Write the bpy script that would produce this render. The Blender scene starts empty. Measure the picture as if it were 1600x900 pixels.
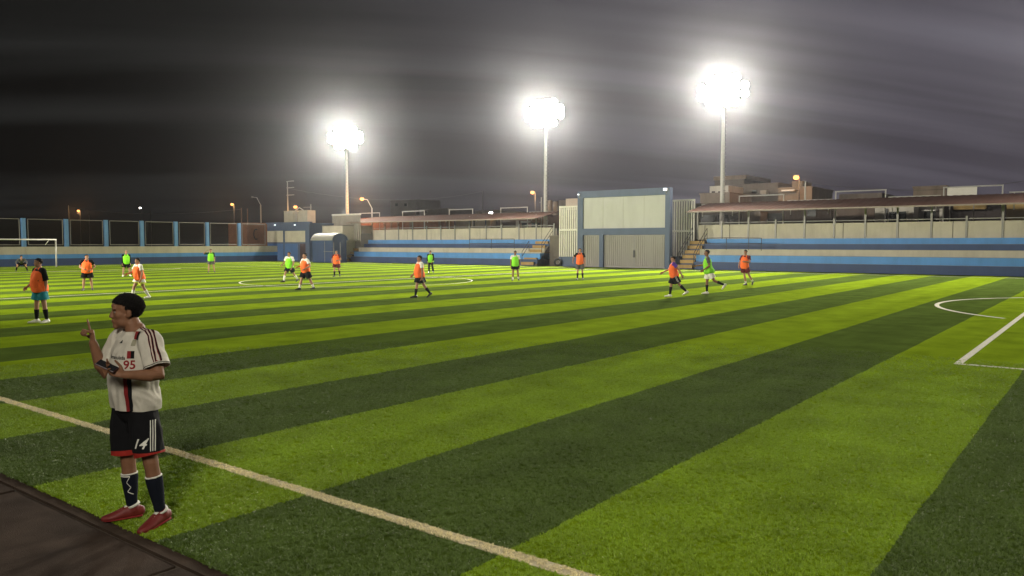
import bpy, bmesh, math, random
import numpy as np
from mathutils import Vector, Matrix, noise
from mathutils.bvhtree import BVHTree
random.seed(7)
R = math.radians
scn = bpy.context.scene
COL = scn.collection

# ------------------------------------------------------------------ camera
CAMH = 2.1; FPX = 1228.0; YAW = R(37.6); PIT = math.atan(70 / FPX)
cam = bpy.data.objects.new('camera', bpy.data.cameras.new('camera'))
COL.objects.link(cam)
cam.location = (0, 0, CAMH)
cam.rotation_euler = (R(90) - PIT, 0, YAW)
cam.data.sensor_width = 36; cam.data.lens = 36 * FPX / 1600
cam.data.clip_start = 0.05; cam.data.clip_end = 2000
scn.camera = cam

# ------------------------------------------------------------------ world: night sky with made-up cloud bands standing in for lamp flare streaks
w = bpy.data.worlds.new('World'); scn.world = w; w.use_nodes = True
nt = w.node_tree; nt.nodes.clear()
def N(tree, kind, **kw):
    n = tree.nodes.new(kind)
    for k, v in kw.items():
        setattr(n, k, v)
    return n
wo = N(nt, 'ShaderNodeOutputWorld'); bg = N(nt, 'ShaderNodeBackground')
tc = N(nt, 'ShaderNodeTexCoord'); mp = N(nt, 'ShaderNodeMapping')
sx = N(nt, 'ShaderNodeSeparateXYZ')
# project the direction on a flat ceiling that carries the bands: (x/z, y/z)
mxz = N(nt, 'ShaderNodeMath', operation='ADD'); mxz.inputs[1].default_value = 0.16
dvx = N(nt, 'ShaderNodeMath', operation='DIVIDE'); dvy = N(nt, 'ShaderNodeMath', operation='DIVIDE')
cb = N(nt, 'ShaderNodeCombineXYZ'); nz = N(nt, 'ShaderNodeTexNoise'); nz2 = N(nt, 'ShaderNodeTexNoise')
L = nt.links.new
L(tc.outputs['Generated'], sx.inputs[0]); L(sx.outputs['Z'], mxz.inputs[0])
L(sx.outputs['X'], dvx.inputs[0]); L(mxz.outputs[0], dvx.inputs[1])
L(sx.outputs['Y'], dvy.inputs[0]); L(mxz.outputs[0], dvy.inputs[1])
L(dvx.outputs[0], cb.inputs[0]); L(dvy.outputs[0], cb.inputs[1])
L(cb.outputs[0], mp.inputs[0])
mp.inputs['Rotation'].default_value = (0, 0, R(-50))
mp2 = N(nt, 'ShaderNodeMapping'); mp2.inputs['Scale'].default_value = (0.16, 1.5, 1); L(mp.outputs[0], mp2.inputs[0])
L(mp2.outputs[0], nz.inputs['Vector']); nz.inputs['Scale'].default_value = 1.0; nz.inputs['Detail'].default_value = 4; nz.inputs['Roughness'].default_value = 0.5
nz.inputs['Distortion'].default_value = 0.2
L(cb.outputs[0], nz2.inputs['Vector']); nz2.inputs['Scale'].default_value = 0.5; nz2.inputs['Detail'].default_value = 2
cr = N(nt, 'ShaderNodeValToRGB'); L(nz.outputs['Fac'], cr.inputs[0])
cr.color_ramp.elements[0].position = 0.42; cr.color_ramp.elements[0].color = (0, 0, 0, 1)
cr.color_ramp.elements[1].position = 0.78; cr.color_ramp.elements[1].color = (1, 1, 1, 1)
# the town side of the sky (towards +X+Y) is lighter
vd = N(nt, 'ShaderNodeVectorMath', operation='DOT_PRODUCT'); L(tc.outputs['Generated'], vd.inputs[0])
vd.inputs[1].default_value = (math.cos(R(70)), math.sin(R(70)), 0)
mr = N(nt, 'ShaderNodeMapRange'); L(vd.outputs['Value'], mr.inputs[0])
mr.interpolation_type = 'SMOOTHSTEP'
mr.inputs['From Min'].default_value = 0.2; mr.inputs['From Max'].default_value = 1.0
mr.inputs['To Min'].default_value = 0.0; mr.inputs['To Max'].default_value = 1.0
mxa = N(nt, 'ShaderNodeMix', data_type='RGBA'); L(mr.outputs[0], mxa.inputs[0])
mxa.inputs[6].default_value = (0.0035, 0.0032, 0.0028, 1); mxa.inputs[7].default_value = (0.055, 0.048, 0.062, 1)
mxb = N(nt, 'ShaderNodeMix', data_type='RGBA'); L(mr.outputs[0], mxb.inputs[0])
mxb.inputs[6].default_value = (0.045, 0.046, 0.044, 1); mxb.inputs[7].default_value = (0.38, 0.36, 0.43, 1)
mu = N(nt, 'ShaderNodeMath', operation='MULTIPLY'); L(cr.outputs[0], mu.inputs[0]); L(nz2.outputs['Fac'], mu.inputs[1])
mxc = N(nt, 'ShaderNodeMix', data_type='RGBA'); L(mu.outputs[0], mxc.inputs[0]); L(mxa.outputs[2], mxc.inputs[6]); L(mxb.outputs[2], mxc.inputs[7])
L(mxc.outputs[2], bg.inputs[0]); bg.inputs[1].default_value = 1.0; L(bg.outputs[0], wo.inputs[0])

scn.view_settings.view_transform = 'Standard'; scn.view_settings.look = 'None'
scn.view_settings.exposure = 0.0; scn.view_settings.gamma = 1.0
FLOOD_FAR = 88000; FLOOD_NEAR = 84000      # watts of the flood light masts beyond and before the pitch
HAZE = 0.00025
scn.cycles.use_denoising = True
scn.cycles.max_bounces = 5; scn.cycles.diffuse_bounces = 2; scn.cycles.glossy_bounces = 2
scn.cycles.transmission_bounces = 4; scn.cycles.transparent_max_bounces = 8; scn.cycles.volume_bounces = 0
scn.cycles.sample_clamp_indirect = 5

# ------------------------------------------------------------------ survey: real position on the plane Y = const / X = const seen at a photo pixel
_f = Vector((-math.sin(YAW) * math.cos(PIT), math.cos(YAW) * math.cos(PIT), -math.sin(PIT)))
_r = Vector((math.cos(YAW), math.sin(YAW), 0)); _u = _r.cross(_f)
def _ray(x, y): return _f + _r * ((x - 800) / FPX) - _u * ((y - 450) / FPX)
def onY(x, y, Y):
    r = _ray(x, y); return r * (Y / r.y) + Vector((0, 0, CAMH))
def onX(x, y, X):
    r = _ray(x, y); return r * (X / r.x) + Vector((0, 0, CAMH))

# ------------------------------------------------------------------ materials
MATS = {}
def mat(name, col, rough=0.7, var=0.12, scale=3.0, metal=0.0, bump=0.0, bscale=40.0, spec=0.5, emit=None, stretch=None, dirt=0.0):
    if name in MATS: return MATS[name]
    m = bpy.data.materials.new(name); m.use_nodes = True
    t = m.node_tree; p = t.nodes['Principled BSDF']
    p.inputs['Roughness'].default_value = rough; p.inputs['Metallic'].default_value = metal
    p.inputs['Specular IOR Level'].default_value = spec
    tcn = N(t, 'ShaderNodeTexCoord'); geo = N(t, 'ShaderNodeNewGeometry')
    n1 = N(t, 'ShaderNodeTexNoise'); n1.inputs['Scale'].default_value = scale; n1.inputs['Detail'].default_value = 6
    mpn = N(t, 'ShaderNodeMapping'); t.links.new(geo.outputs['Position'], mpn.inputs[0]); t.links.new(mpn.outputs[0], n1.inputs['Vector'])
    if stretch: mpn.inputs['Scale'].default_value = stretch
    mx = N(t, 'ShaderNodeMix', data_type='RGBA')
    mx.inputs[6].default_value = tuple(c * (1 - var * 1.6) for c in col) + (1,)
    mx.inputs[7].default_value = tuple(min(1, c * (1 + var * 1.6)) for c in col) + (1,)
    t.links.new(n1.outputs['Fac'], mx.inputs[0]); last = mx.outputs[2]
    if dirt > 0:
        n3 = N(t, 'ShaderNodeTexNoise'); n3.inputs['Scale'].default_value = 0.9; n3.inputs['Detail'].default_value = 8; n3.inputs['Roughness'].default_value = 0.7
        mp3 = N(t, 'ShaderNodeMapping'); mp3.inputs['Scale'].default_value = (1.6, 1.6, 0.35)
        t.links.new(geo.outputs['Position'], mp3.inputs[0]); t.links.new(mp3.outputs[0], n3.inputs['Vector'])
        r3 = N(t, 'ShaderNodeValToRGB'); r3.color_ramp.elements[0].position = 0.45; r3.color_ramp.elements[1].position = 0.75
        t.links.new(n3.outputs['Fac'], r3.inputs[0])
        mm = N(t, 'ShaderNodeMath', operation='MULTIPLY'); mm.inputs[1].default_value = dirt; t.links.new(r3.outputs[0], mm.inputs[0])
        m3 = N(t, 'ShaderNodeMix', data_type='RGBA'); t.links.new(mm.outputs[0], m3.inputs[0]); t.links.new(last, m3.inputs[6])
        m3.inputs[7].default_value = (col[0] * 0.42, col[1] * 0.38, col[2] * 0.32, 1); last = m3.outputs[2]
    t.links.new(last, p.inputs['Base Color'])
    if bump > 0:
        n2 = N(t, 'ShaderNodeTexNoise'); n2.inputs['Scale'].default_value = bscale; n2.inputs['Detail'].default_value = 3
        t.links.new(geo.outputs['Position'], n2.inputs['Vector'])
        b = N(t, 'ShaderNodeBump'); b.inputs['Strength'].default_value = bump; b.inputs['Distance'].default_value = 0.02
        t.links.new(n2.outputs['Fac'], b.inputs['Height']); t.links.new(b.outputs[0], p.inputs['Normal'])
    if emit:
        p.inputs['Emission Color'].default_value = emit[0] + (1,); p.inputs['Emission Strength'].default_value = emit[1]
    MATS[name] = m; return m

BEIGE = mat('cream painted plaster', (0.52, 0.47, 0.37), 0.85, 0.10, 1.2, dirt=0.35, bump=0.2)
BLUE = mat('light blue paint', (0.085, 0.28, 0.62), 0.6, 0.12, 0.8, dirt=0.3)
DBLUE = mat('dark blue paint', (0.030, 0.062, 0.16), 0.6, 0.15, 0.8, dirt=0.3)
NAVY = mat('slate blue paint', (0.062, 0.095, 0.17), 0.6, 0.12, 0.7, dirt=0.25)
PBLUE = mat('door blue paint', (0.055, 0.135, 0.33), 0.5, 0.10, 0.9, dirt=0.3)
POSTB = mat('column blue paint', (0.13, 0.29, 0.56), 0.6, 0.10, 1.2, dirt=0.3)
GREYM = mat('grey steel', (0.25, 0.24, 0.22), 0.5, 0.1, 3, metal=0.3)
PALE = mat('pale galvanised pipe', (0.50, 0.48, 0.45), 0.45, 0.08, 4, metal=0.2)
DARKM = mat('dark steel', (0.06, 0.06, 0.065), 0.5, 0.1, 3, metal=0.4)
WHITE = mat('white paint', (0.72, 0.69, 0.62), 0.55, 0.06, 3, dirt=0.15)
CONC = mat('concrete', (0.22, 0.20, 0.17), 0.9, 0.18, 1.5, bump=0.4, dirt=0.3)
TRACK = mat('track concrete', (0.054, 0.038, 0.029), 0.97, 0.45, 2.6, spec=0.05, bump=0.35, bscale=160, dirt=0.6)
TRACKB = mat('track edging concrete', (0.066, 0.046, 0.034), 0.97, 0.35, 4, spec=0.05, bump=0.35, bscale=160, dirt=0.5)
JOINT = mat('joint filler', (0.012, 0.01, 0.009), 1.0, 0.2)
ORANGEP = mat('ochre step paint', (0.40, 0.25, 0.085), 0.7, 0.14, 2, dirt=0.35)
DTREAD = mat('worn step tread', (0.10, 0.10, 0.12), 0.8, 0.2, 2)
ROOF = mat('rust red roof sheet', (0.075, 0.038, 0.029), 0.9, 0.22, 0.5, dirt=0.35, spec=0.08)
BRICKW = mat('brown rendered wall', (0.19, 0.125, 0.090), 0.9, 0.25, 1.2, dirt=0.4)
BRICKR = mat('red brick wall', (0.24, 0.10, 0.055), 0.9, 0.25, 2, dirt=0.4)
HOUSEC = mat('house cement', (0.235, 0.19, 0.15), 0.9, 0.2, 0.6, dirt=0.5)
HOUSEG = mat('house grey cement', (0.16, 0.14, 0.125), 0.9, 0.2, 0.6, dirt=0.5)
HOUSEW = mat('house white plaster', (0.55, 0.52, 0.46), 0.85, 0.1, 0.8, dirt=0.3)
HOUSEY = mat('ochre house plaster', (0.40, 0.27, 0.10), 0.85, 0.15, 0.8, dirt=0.4)
WINDOW = mat('dark window glass', (0.02, 0.025, 0.025), 0.15, 0.1)
OPENING = mat('dark opening', (0.02, 0.018, 0.016), 0.9, 0.1)
TANKM = mat('cream water tank', (0.50, 0.45, 0.33), 0.6, 0.1, 2, dirt=0.2)
RUBBER = mat('black rubber', (0.015, 0.015, 0.016), 0.7, 0.1)
GALV = mat('grey corrugated steel', (0.27, 0.255, 0.225), 0.55, 0.10, 2, metal=0.15, stretch=(1, 1, 0.3), dirt=0.2)
MASTM = mat('mast paint', (0.62, 0.60, 0.56), 0.5, 0.05, 1)
LINEP = mat('white turf line', (0.66, 0.63, 0.50), 0.9, 0.18, 25, bump=1.0, bscale=260)
SKIN = mat('brown skin', (0.21, 0.098, 0.052), 0.62, 0.14, 18, spec=.3)
SKIN2 = mat('light brown skin', (0.36, 0.19, 0.115), 0.62, 0.10, 18, spec=.3)
HAIRM = mat('black hair', (0.009, 0.007, 0.006), 0.75, 0.3, 60, bump=0.5, bscale=160, spec=.2)
EYEW = mat('eye white', (0.40, 0.34, 0.28), 0.3, 0.02)

def emis(name, col, s):
    m = bpy.data.materials.new(name); m.use_nodes = True
    t = m.node_tree; t.nodes.clear()
    o = N(t, 'ShaderNodeOutputMaterial'); e = N(t, 'ShaderNodeEmission')
    e.inputs[0].default_value = col + (1,); e.inputs[1].default_value = s; t.links.new(e.outputs[0], o.inputs[0]); return m
LAMPW = emis('lit floodlight glass', (1, 0.97, 0.88), 60)
LAMPS = emis('lit small lamp', (0.95, 0.97, 1.0), 3)
SODIUM = emis('lit sodium lamp', (1.0, 0.38, 0.09), 4.0)
LAMPC = emis('lit cool lamp', (1.0, 0.93, 0.85), 30)

def fabric(name, col, rough=0.75):
    return mat(name, col, rough, 0.06, 30, bump=0.15, bscale=300, spec=0.15)

def mesh_screen_mat():
    m = bpy.data.materials.new('wire netting'); m.use_nodes = True
    t = m.node_tree; t.nodes.clear()
    o = N(t, 'ShaderNodeOutputMaterial'); a = N(t, 'ShaderNodeBsdfTransparent'); d = N(t, 'ShaderNodeBsdfDiffuse'); mx = N(t, 'ShaderNodeMixShader')
    d.inputs[0].default_value = (0.06, 0.055, 0.05, 1)
    g = N(t, 'ShaderNodeNewGeometry'); mp_ = N(t, 'ShaderNodeMapping'); mp_.inputs['Rotation'].default_value = (R(45), 0, 0)
    ck = N(t, 'ShaderNodeTexWave', wave_type='BANDS', bands_direction='Y'); ck.inputs['Scale'].default_value = 6
    ck2 = N(t, 'ShaderNodeTexWave', wave_type='BANDS', bands_direction='Z'); ck2.inputs['Scale'].default_value = 6
    t.links.new(g.outputs['Position'], mp_.inputs[0]); t.links.new(mp_.outputs[0], ck.inputs[0]); t.links.new(mp_.outputs[0], ck2.inputs[0])
    mxx = N(t, 'ShaderNodeMath', operation='MAXIMUM'); t.links.new(ck.outputs['Fac'], mxx.inputs[0]); t.links.new(ck2.outputs['Fac'], mxx.inputs[1])
    gt = N(t, 'ShaderNodeMath', operation='GREATER_THAN'); gt.inputs[1].default_value = 0.985; t.links.new(mxx.outputs[0], gt.inputs[0])
    t.links.new(gt.outputs[0], mx.inputs[0]); t.links.new(a.outputs[0], mx.inputs[1]); t.links.new(d.outputs[0], mx.inputs[2]); t.links.new(mx.outputs[0], o.inputs[0])
    return m
NETTING = mesh_screen_mat()

# ------------------------------------------------------------------ object helpers
def tag(o, label=None, cat=None, group=None, kind=None):
    if label: o['label'] = label
    if cat: o['category'] = cat
    if group: o['group'] = group
    if kind: o['kind'] = kind
    return o
def empty(name, loc=(0, 0, 0), rz=0.0):
    o = bpy.data.objects.new(name, None); COL.objects.link(o); o.location = loc; o.rotation_euler = (0, 0, rz); o.empty_display_size = 0.2
    return o
class MB:
    def __init__(s): s.v = []; s.f = []
    def add(s, vs, fs):
        n = len(s.v); s.v += [tuple(v) for v in vs]; s.f += [tuple(i + n for i in f) for f in fs]; return s
    def box(s, x0, x1, y0, y1, z0, z1):
        x0, x1 = sorted((x0, x1)); y0, y1 = sorted((y0, y1)); z0, z1 = sorted((z0, z1))
        return s.add([(x0, y0, z0), (x1, y0, z0), (x1, y1, z0), (x0, y1, z0), (x0, y0, z1), (x1, y0, z1), (x1, y1, z1), (x0, y1, z1)],
                     [(0, 3, 2, 1), (4, 5, 6, 7), (0, 1, 5, 4), (1, 2, 6, 5), (2, 3, 7, 6), (3, 0, 4, 7)])
    def bar(s, a, b, r, n=6, r2=None):
        a = Vector(a); b = Vector(b); d = (b - a).normalized()
        t = Vector((0, 0, 1)) if abs(d.z) < 0.9 else Vector((1, 0, 0))
        x = d.cross(t).normalized(); y = d.cross(x); r2 = r if r2 is None else r2
        vs = [a + (x * math.cos(2 * math.pi * i / n) + y * math.sin(2 * math.pi * i / n)) * r for i in range(n)]
        vs += [b + (x * math.cos(2 * math.pi * i / n) + y * math.sin(2 * math.pi * i / n)) * r2 for i in range(n)]
        fs = [(i, n + i, n + (i + 1) % n, (i + 1) % n) for i in range(n)] + [tuple(range(n)), tuple(range(2 * n - 1, n - 1, -1))]
        return s.add(vs, fs)
    def prism(s, poly, axis, a, b):   # poly in the two other axes, extruded along axis from a to b
        n = len(poly)
        def P(p, t): return {'x': (t, p[0], p[1]), 'y': (p[0], t, p[1]), 'z': (p[0], p[1], t)}[axis]
        return s.add([P(p, a) for p in poly] + [P(p, b) for p in poly],
                     [(i, (i + 1) % n, n + (i + 1) % n, n + i) for i in range(n)] + [tuple(range(n - 1, -1, -1)), tuple(range(n, 2 * n))])
    def build(s, name, m, parent=None, smooth=False, bevel=0.0):
        me = bpy.data.meshes.new(name); me.from_pydata(s.v, [], s.f); me.materials.append(m)
        bm = bmesh.new(); bm.from_mesh(me); bmesh.ops.recalc_face_normals(bm, faces=bm.faces)
        if bevel > 0:
            bmesh.ops.bevel(bm, geom=bm.edges[:], offset=bevel, segments=1, affect='EDGES', profile=0.5)
        bm.to_mesh(me); bm.free()
        if smooth: me.polygons.foreach_set('use_smooth', [True] * len(me.polygons))
        o = bpy.data.objects.new(name, me); COL.objects.link(o)
        if parent: o.parent = parent
        return o
def copy_part(o, parent=None, loc=None):
    c = o.copy(); COL.objects.link(c)
    if parent: c.parent = parent
    if loc is not None: c.location = loc
    return c
def copy_tree(o, parent=None):
    c = o.copy(); COL.objects.link(c); c.parent = parent
    for ch in o.children: copy_tree(ch, c)
    return c
def box_part(name, m, parent, *b): return MB().box(*b).build(name, m, parent)

# ================================================================== SETTING
tag(MB().box(-158, 98, -30, 158, -0.3, -0.03).build('ground', mat('dusty ground', (0.09, 0.07, 0.05), 0.95, 0.25, 0.3)), kind='structure')

# ---- turf: stripes of two yarn colours across the pitch, same rule for the sheet and the yarn tufts
def turf_material(name, blade):
    m = bpy.data.materials.new(name); m.use_nodes = True
    t = m.node_tree; p = t.nodes['Principled BSDF']; lk = t.links.new
    g = N(t, 'ShaderNodeNewGeometry'); s = N(t, 'ShaderNodeSeparateXYZ'); lk(g.outputs['Position'], s.inputs[0])
    def M(op, a, b=None, c=None):
        n = N(t, 'ShaderNodeMath', operation=op)
        for i, x in enumerate((a, b, c)):
            if x is None: continue
            if isinstance(x, (int, float)): n.inputs[i].default_value = x
            else: lk(x, n.inputs[i])
        return n.outputs[0]
    nw = N(t, 'ShaderNodeTexNoise'); nw.inputs['Scale'].default_value = 0.6; lk(g.outputs['Position'], nw.inputs['Vector'])
    wob = M('MULTIPLY', M('SUBTRACT', nw.outputs['Fac'], 0.5), 0.06)
    jit = N(t, 'ShaderNodeTexNoise'); jit.inputs['Scale'].default_value = 30; lk(g.outputs['Position'], jit.inputs['Vector'])
    xx = M('ADD', M('ADD', s.outputs['X'], wob), M('MULTIPLY', M('SUBTRACT', jit.outputs['Fac'], 0.5), 0.05))
    per = M('FRACT', M('DIVIDE', M('ADD', xx, 1.17), 4.12))          # stripe pair 4.12 m
    light = M('GREATER_THAN', per, 0.5)
    n1 = N(t, 'ShaderNodeTexNoise'); n1.inputs['Scale'].default_value = 120; n1.inputs['Detail'].default_value = 3; lk(g.outputs['Position'], n1.inputs['Vector'])
    n2 = N(t, 'ShaderNodeTexNoise'); n2.inputs['Scale'].default_value = 1.3; n2.inputs['Detail'].default_value = 5; lk(g.outputs['Position'], n2.inputs['Vector'])
    c = N(t, 'ShaderNodeMix', data_type='RGBA'); lk(light, c.inputs[0])
    c.inputs[6].default_value = (0.072, 0.110, 0.021, 1); c.inputs[7].default_value = (0.178, 0.262, 0.012, 1)
    v = M('ADD', M('MULTIPLY', n1.outputs['Fac'], 1.9), M('MULTIPLY', n2.outputs['Fac'], 0.9)); v = M('ADD', v, -0.36)
    n4 = N(t, 'ShaderNodeTexNoise'); n4.inputs['Scale'].default_value = 1.0; n4.inputs['Detail'].default_value = 4
    m4 = N(t, 'ShaderNodeMapping'); m4.inputs['Scale'].default_value = (1.3, 0.16, 1); lk(g.outputs['Position'], m4.inputs[0]); lk(m4.outputs[0], n4.inputs['Vector'])
    v = M('MULTIPLY', v, M('ADD', M('MULTIPLY', n4.outputs['Fac'], 0.7), 0.65))
    c2 = N(t, 'ShaderNodeMix', data_type='RGBA', blend_type='MULTIPLY'); c2.inputs[0].default_value = 1
    cc = N(t, 'ShaderNodeCombineXYZ')
    for i in range(3): lk(v, cc.inputs[i])
    lk(c.outputs[2], c2.inputs[6]); lk(cc.outputs[0], c2.inputs[7]); out = c2.outputs[2]
    # white yarn where the near touchline runs
    yw = M('ADD', s.outputs['Y'], M('ADD', M('MULTIPLY', M('SUBTRACT', jit.outputs['Fac'], 0.5), 0.035), M('MULTIPLY', wob, 0.3)))
    line = M('LESS_THAN', M('ABSOLUTE', M('SUBTRACT', yw, 4.11)), 0.058)
    c3 = N(t, 'ShaderNodeMix', data_type='RGBA'); lk(line, c3.inputs[0]); lk(out, c3.inputs[6])
    c4 = N(t, 'ShaderNodeMix', data_type='RGBA', blend_type='MULTIPLY'); c4.inputs[0].default_value = 1
    c4.inputs[6].default_value = (0.60, 0.52, 0.33, 1); lk(cc.outputs[0], c4.inputs[7]); lk(c4.outputs[2], c3.inputs[7])
    if blade:
        bc = N(t, 'ShaderNodeMix', data_type='RGBA', blend_type='MULTIPLY'); bc.inputs[0].default_value = 1; lk(c3.outputs[2], bc.inputs[6]); bc.inputs[7].default_value = (1.32, 1.34, 1.25, 1); lk(bc.outputs[2], p.inputs['Base Color'])
    else: lk(c3.outputs[2], p.inputs['Base Color'])
    p.inputs['Roughness'].default_value = 0.6 if blade else 1.0
    p.inputs['Specular IOR Level'].default_value = 0.5 if blade else 0.0
    if not blade:
        b = N(t, 'ShaderNodeBump'); b.inputs['Strength'].default_value = 0.9; b.inputs['Distance'].default_value = 0.02
        lk(n1.outputs['Fac'], b.inputs['Height']); lk(b.outputs[0], p.inputs['Normal'])
    return m
TURF = turf_material('striped artificial turf', False); YARN = turf_material('turf yarn', True)
pitch = MB().box(-78.6, 46, 2.77, 58.9, -0.02, 0.0).build('artificial_turf', TURF); tag(pitch, kind='structure')

# yarn tufts standing up in the part of the pitch nearest the camera
def tuft_patch():
    rnd = random.Random(3); variants = []
    for k in range(5):
        mb = MB()
        for i in range(15):
            a = rnd.uniform(0, 6.283); rr = 0.020 * math.sqrt(rnd.random()); x = rr * math.cos(a); y = rr * math.sin(a)
            b = rnd.uniform(0, 6.283); wd = rnd.uniform(0.0012, 0.0022); h = rnd.uniform(0.008, 0.017); ln = rnd.uniform(0.1, 1.3) * h; la = rnd.uniform(0, 6.283)
            dx, dy = math.cos(b) * wd, math.sin(b) * wd; lx, ly = math.cos(la) * ln, math.sin(la) * ln
            mb.add([(x - dx, y - dy, 0), (x + dx, y + dy, 0), (x + dx * .8 + lx * .45, y + dy * .8 + ly * .45, h * .65), (x - dx * .8 + lx * .45, y - dy * .8 + ly * .45, h * .65), (x + lx, y + ly, h)],
                   [(0, 1, 2, 3), (3, 2, 4)])
        me = bpy.data.meshes.new('turf_tuft'); me.from_pydata(mb.v, [], mb.f); me.materials.append(YARN)
        variants.append(me)
    vc = bpy.data.collections.new('turf_tuft_variants')
    for me in variants: vc.objects.link(bpy.data.objects.new('turf_tuft', me))
    # patch of ground seen near the camera, split in cells
    vs, fs, ws = [], [], []
    nx, ny = 44, 30
    for j in range(ny + 1):
        for i in range(nx + 1):
            x = -15 + 21 * i / nx; y = 2.762 + 13.53 * (j / ny) ** 1.3
            vs.append((x, y, 0.001)); d = math.hypot(x, y); ws.append(max(0.0, min(1.0, (17 - d) / 8)))
    for j in range(ny):
        for i in range(nx):
            a = j * (nx + 1) + i; cx, cy = vs[a][0] + .25, vs[a][1] + .2
            fx = cx * _f.x + cy * _f.y; rx = cx * _r.x + cy * _r.y
            if fx > 0.5 and abs(rx) < fx * 0.70 + 0.7 and math.hypot(cx, cy) < 17: fs.append((a, a + 1, a + nx + 2, a + nx + 1))
    me = bpy.data.meshes.new('turf_pile'); me.from_pydata(vs, [], fs)
    at = me.attributes.new('dens', 'FLOAT', 'POINT'); at.data.foreach_set('value', ws)
    o = bpy.data.objects.new('turf_pile', me); COL.objects.link(o)
    ng = bpy.data.node_groups.new('tufts', 'GeometryNodeTree')
    ng.interface.new_socket('Geometry', in_out='INPUT', socket_type='NodeSocketGeometry'); ng.interface.new_socket('Geometry', in_out='OUTPUT', socket_type='NodeSocketGeometry')
    gi = ng.nodes.new('NodeGroupInput'); go = ng.nodes.new('NodeGroupOutput')
    dp = ng.nodes.new('GeometryNodeDistributePointsOnFaces'); na = ng.nodes.new('GeometryNodeInputNamedAttribute'); na.inputs['Name'].default_value = 'dens'; na.data_type = 'FLOAT'
    mm = ng.nodes.new('ShaderNodeMath'); mm.operation = 'MULTIPLY'; mm.inputs[1].default_value = 1500
    ng.links.new(na.outputs['Attribute'], mm.inputs[0]); ng.links.new(mm.outputs[0], dp.inputs['Density'])
    io = ng.nodes.new('GeometryNodeInstanceOnPoints'); ci = ng.nodes.new('GeometryNodeCollectionInfo'); ci.inputs['Collection'].default_value = vc; ci.inputs['Separate Children'].default_value = True
    rv = ng.nodes.new('FunctionNodeRandomValue'); rv.data_type = 'FLOAT_VECTOR'; rv.inputs['Min'].default_value = (0, 0, 0); rv.inputs['Max'].default_value = (0.2, 0.2, 6.28)
    rs = ng.nodes.new('FunctionNodeRandomValue'); rs.data_type = 'FLOAT'; rs.inputs[2].default_value = 0.75; rs.inputs[3].default_value = 1.3
    ng.links.new(gi.outputs[0], dp.inputs['Mesh']); ng.links.new(dp.outputs['Points'], io.inputs['Points']); ng.links.new(ci.outputs[0], io.inputs['Instance'])
    io.inputs['Pick Instance'].default_value = True
    ng.links.new(rv.outputs[0], io.inputs['Rotation']); ng.links.new(rs.outputs[1], io.inputs['Scale']); ng.links.new(io.outputs[0], go.inputs[0])
    md = o.modifiers.new('tufts', 'NODES'); md.node_group = ng
    tag(o, 'short green yarn pile of the artificial pitch', kind='stuff')
tuft_patch()

# ---- painted lines, thin sheets 4 mm above the turf
def line_strip(name, x0, x1, y0, y1): 
    return tag(MB().box(x0, x1, y0, y1, 0.001, 0.005).build(name, LINEP), kind='structure')
LW = 0.07
def arc(name, cx, cy, r, a0, a1, n=96, hw=LW):
    v, f = [], []
    for i in range(n + 1):
        a = a0 + (a1 - a0) * i / n
        for q in (r - hw, r + hw): v.append((cx + q * math.cos(a), cy + q * math.sin(a), 0.005))
    for i in range(n): f.append((2 * i, 2 * i + 1, 2 * i + 3, 2 * i + 2))
    return tag(MB().add(v, f).build(name, LINEP), kind='structure')
line_strip('touchline', -75, -15, 4.05, 4.17)
line_strip('touchline', 6.2, 9, 4.05, 4.17)
line_strip('touchline', -15, 6.2, 4.05, 4.17).data.materials[0] = mat('warm beige near line', (0.50, 0.43, 0.27), 0.95, 0.25, 30)  # near strip in a warmer beige, close to the line yarn
line_strip('far_touchline', -75, 9, 55.8, 55.92)
line_strip('goal_line', -75.06, -74.94, 4.17, 55.8)
line_strip('goal_line', 8.94, 9.06, 4.17, 55.8)
line_strip('halfway_line', -33.36, -33.24, 4.17, 55.8)
arc('centre_circle', -33.5, 29.5, 6.3, 0, 2 * math.pi, 96, .045)
line_strip('penalty_box_line', -2.20, -2.08, 15.45, 45.4)
line_strip('penalty_box_line', -2.08, 8.94, 15.45, 15.57)
line_strip('penalty_box_line', -2.08, 8.94, 45.28, 45.4)
line_strip('penalty_box_line', -62.6, -62.48, 15.45, 45.4)
line_strip('penalty_box_line', -74.94, -62.6, 15.45, 15.57)
a_ = math.acos(4.2 / 6.9)
arc('penalty_arc', 2.0, 31.0, 6.9, math.pi - a_ * 0.95, math.pi + a_ * 0.95, 48)
arc('penalty_arc', -66.7, 30.0, 6.9, -a_ * 0.95, a_ * 0.95, 48)

# ---- running track of concrete slabs with recessed joints
trk = tag(MB().box(-30, 30, -12, 2.76, -0.10, -0.055).build('running_track', JOINT), kind='structure')
slab0 = None
for r_, (y0, y1) in enumerate(((-0.86, 2.65), (-4.4, -0.9))):
    for i in range(14):
        x1 = 16.0 - i * 2.6 + (1.3 if r_ else 0); x0 = x1 - 2.575
        x1 -= 0.03
        b = MB().box(x0, x1, y0, y1, -0.06, -0.012 + random.uniform(-.003, .003)).build('slab', TRACK, trk)
b = None
for i in range(9):
    x1 = 14.0 - i * 4.3
    MB().box(x1 - 4.28, x1, 2.675, 2.775, -0.06, -0.006).build('edging_slab', TRACKB, trk)

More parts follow.
